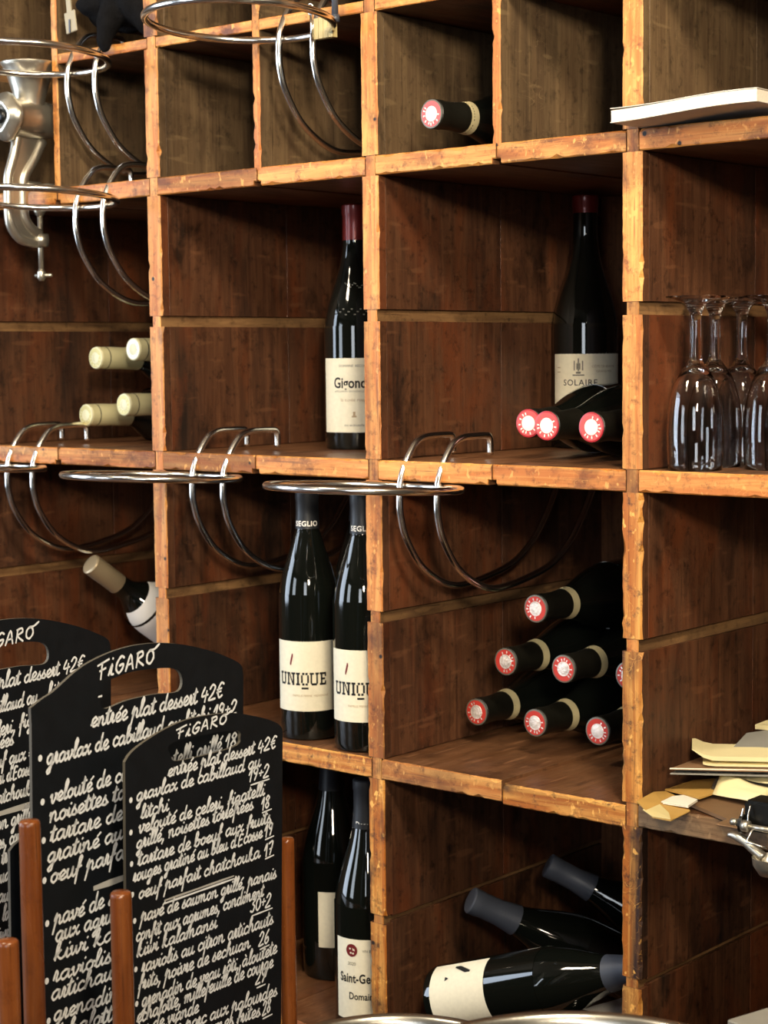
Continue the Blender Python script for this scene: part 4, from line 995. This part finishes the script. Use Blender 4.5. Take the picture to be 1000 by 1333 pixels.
B2 = [('FiGARO', 0.0774, 0.0116, 0.1496, 0.0178, 0.0133),
('entrée plat dessert 42€', 0.0682, -0.0274, 0.2382, -0.0281, 0.0075),
('gravlax de cabillaud au litchi 19+2', 0.0168, -0.0498, 0.2578, -0.0463, 0.0074),
('*', 0.0099, -0.0453),
('velouté de celeri, figatelli grillé 18', 0.0209, -0.0825, 0.2579, -0.0765, 0.0074),
('*', 0.0123, -0.082),
('noisettes torréfiées', 0.0199, -0.0984, 0.1655, -0.0943, 0.0073),
('tartare de boeuf aux fruits', 0.0207, -0.1152, 0.2492, -0.1108, 0.0075),
('*', 0.0133, -0.1142),
("gratiné au bleu d'Ecosse 19", 0.0172, -0.1317, 0.2493, -0.1287, 0.0075),
('oeuf parfait chatchouka 17', 0.0205, -0.1492, 0.2493, -0.1467, 0.0075),
('*', 0.014, -0.1477),
('#', 0.0722, -0.1657, 0.1858, -0.1639, 0.0),
('pavé de saumon grillé, panais', 0.0247, -0.1858, 0.2494, -0.1828, 0.0075),
('*', 0.0169, -0.1844),
('aux agrumes, condiment 30+2', 0.0259, -0.1997, 0.255, -0.2008, 0.0075),
('kiwi kalamansi', 0.0245, -0.2155, 0.1756, -0.2174, 0.0074),
('raviolis au citron', 0.0236, -0.2334, 0.1859, -0.2362, 0.0074),
('*', 0.0162, -0.2326),
('artichauts frits, poivre 26', 0.0209, -0.2482, 0.2388, -0.2531, 0.0075),
('grenadin de veau rôti', 0.0234, -0.2665, 0.2067, -0.2737, 0.0075),
('*', 0.0181, -0.2668),
('échalotte, millefeuille 29', 0.0224, -0.2825, 0.2389, -0.2936, 0.0075),
('-', 0.0774, -0.0028, 0.081, -0.0027, 0.0)]
B1 = [('FiGARO', 0.0948, 0.0087, 0.1666, 0.0135, 0.0122),
('entrée plat dessert 42€', 0.0724, -0.0304, 0.2296, -0.0257, 0.0073),
('gravlax de cabillaud au', 0.0365, -0.0531, 0.1682, -0.0492, 0.0071),
('litchi', 0.1812, -0.0483, 0.2201, -0.0454, 0.0075),
('velouté de celeri, figatelli', 0.0337, -0.0789, 0.1942, -0.0676, 0.0072),
('noisettes torréfiées', 0.0336, -0.0886, 0.1366, -0.0841, 0.0071),
('tartare de boeuf aux =', 0.0378, -0.1054, 0.1609, -0.101, 0.0071),
("rouges gratiné au bleu d'Ecosse", 0.0288, -0.121, 0.1628, -0.1161, 0.0071),
('oeuf parfait chatchouka', 0.0374, -0.1381, 0.1647, -0.1357, 0.0072),
('#', 0.0641, -0.1474, 0.1786, -0.1452, 0.0),
('pavé de saumon grillé', 0.0372, -0.166, 0.1606, -0.1593, 0.0072),
('confit aux agrumes, condiment', 0.037, -0.1841, 0.1785, -0.1758, 0.0072),
('kiwi kalamansi tri', 0.0457, -0.1982, 0.131, -0.194, 0.0072),
('raviolis au citron, ua', 0.0367, -0.2142, 0.1309, -0.2115, 0.0072),
('artichauts frits, au', 0.0365, -0.2317, 0.1298, -0.2303, 0.0072),
('grenadin de veau, lo', 0.0363, -0.2499, 0.1297, -0.2487, 0.0072),
('echalotte de kiwi', 0.0361, -0.2668, 0.1295, -0.2655, 0.0072)]
O3 = [(-0.0, -0.0163), (-0.0, -0.0046), (0.0065, 0.0014), (0.0206, 0.0074), (0.0444, 0.0138), (0.0689, 0.0176), (0.094, 0.0182), (0.1365, 0.0145), (0.1732, 0.005), (0.1989, -0.0043), (0.2091, -0.0118), (0.2103, -0.0222)]
O2 = [(0.0008, -0.0146), (0.0, 0.0), (0.0128, 0.0055), (0.0257, 0.0098), (0.0584, 0.0255), (0.0978, 0.0337), (0.1359, 0.0345), (0.1755, 0.0292), (0.2168, 0.0181), (0.2489, 0.0058), (0.2642, -0.0028), (0.2675, -0.0133)]
H3 = [(0.06, 0.0017), (0.1387, -0.0018), (0.1494, -0.01), (0.1387, -0.0172), (0.0689, -0.0161), (0.0571, -0.0099)]
H2 = [(0.082, 0.0057), (0.0978, 0.0106), (0.1262, 0.0124), (0.1705, 0.0079), (0.1826, -0.0021), (0.1776, -0.0137), (0.1456, -0.0115), (0.1118, -0.0115), (0.0828, -0.0135)]
# ================================================================ chalkboard menus in a dowel rack
DV = Vector((-.0817, .9967, 0)); UPV = Vector((.03*DV.x, .03*DV.y, 1)); NV = Vector((DV.y, -DV.x, 0))   # NV points to the viewer's side (+x)
def smooth_loop(pts, n=5):
    P = [Vector((a, b, 0)) for a, b in pts]; N = len(P); out = []
    for i in range(N):
        a, b, c, d = P[(i-1) % N], P[i], P[(i+1) % N], P[(i+2) % N]
        for k in range(n):
            t = k/n; out.append(.5*((2*b)+(c-a)*t+(2*a-5*b+4*c-d)*t*t+(3*b-a-3*c+d)*t**3))
    return out
def menu_board(label, org, outl, hole, depth, lines, sw, th=.003):
    t = thing('menu_board', label, 'menu board', (0, 0, 0), group='chalkboard menus'); org = Vector(org)
    t.location = org
    F = lambda p, z: DV*p.x + UPV*p.y + NV*z
    arc = catmull([(a, b, 0) for a, b in outl[1:]], 4)
    u0, u1 = outl[0][0], outl[-1][0]
    loop = [Vector((p.x, p.y, 0)) for p in arc] + [Vector((u1 - .001, -depth, 0)), Vector((u0 + .003, -depth, 0)), Vector((u0, outl[0][1], 0))]
    bm = bmesh.new()
    front = [bm.verts.new(F(p, 0)) for p in loop]
    edges = [bm.edges.new((front[i], front[(i+1) % len(front)])) for i in range(len(front))]
    if hole:
        hl = smooth_loop(hole, 5); hv = [bm.verts.new(F(p, 0)) for p in hl]
        edges += [bm.edges.new((hv[i], hv[(i+1) % len(hv)])) for i in range(len(hv))]
    res = bmesh.ops.triangle_fill(bm, use_beauty=True, use_dissolve=False, edges=edges)
    faces = bm.faces[:]
    bound = [e for e in bm.edges if len(e.link_faces) == 1]
    ext = bmesh.ops.extrude_face_region(bm, geom=faces)
    newv = [v for v in ext['geom'] if isinstance(v, bmesh.types.BMVert)]
    for v in newv: v.co -= NV * th
    bmesh.ops.recalc_face_normals(bm, faces=bm.faces[:])
    for f in bm.faces:
        f.material_index = 0 if abs(f.normal.dot(NV)) > .9 else 1
    be = [e for e in bm.edges if len(e.link_faces) == 2 and e.calc_face_angle(0) > 1.0]
    obj('board_panel', bm, [M['slate'], M['slateedge']], t)
    if lines:
        bm = bmesh.new(); write(bm, F, lines, sw)
        me = bpy.data.meshes.new('lettering'); bm.to_mesh(me); bm.free()
        link('lettering', me, [M['chalk'], M['chalkgrey']], t)
    return t
menu_board('smallest handwritten black menu board, in front, fully readable', (.21, -.5709, 1.1647), O3, H3, .3455, B3, .00185)
menu_board('large handwritten black menu board overlapped by the smaller front one', (.1871, -.6507, 1.2155), O2, H2, .396, B2, .0021)
menu_board('rearmost handwritten black menu board, only its right half in view', (.0021, -.6507, 1.2215), O2, H2, .402, B1, .0020)
menu_board('narrow blank black board edge between the middle and rearmost boards', (.140, -.6391, 1.0899), [(a*.9, b*.7) for a, b in O3], None, .2705, None, 0)
rk = thing('menu_rack', 'menu rack of varnished brown wooden dowels holding the chalkboards upright', 'rack', (0, 0, .8002))
def dowel(x, y, ztop, r, lab=None):
    bm = bmesh.new(); h = ztop - .80 - .018
    lathe(bm, [(r*.96, 0), (r, .002), (r, h*.5), (r*.985, h-.004), (r*.95, h-.0015), (r*.8, h), (.0001, h+.0006)], 28)
    o = obj('dowel', bm, M['dowel'], rk, (x, y, .0182), smooth=True, sharp=1.0)
    return o
dowel(.245, -.725, 1.053, .0087); dowel(.23, -.689, 1.137, .0086); dowel(.25, -.614, 1.066, .0090); dowel(.181, -.346, 1.043, .0072)
board('rack_base', rk, -.12, .29, -.75, -.322, .0, .018, M['dowel'], .002)
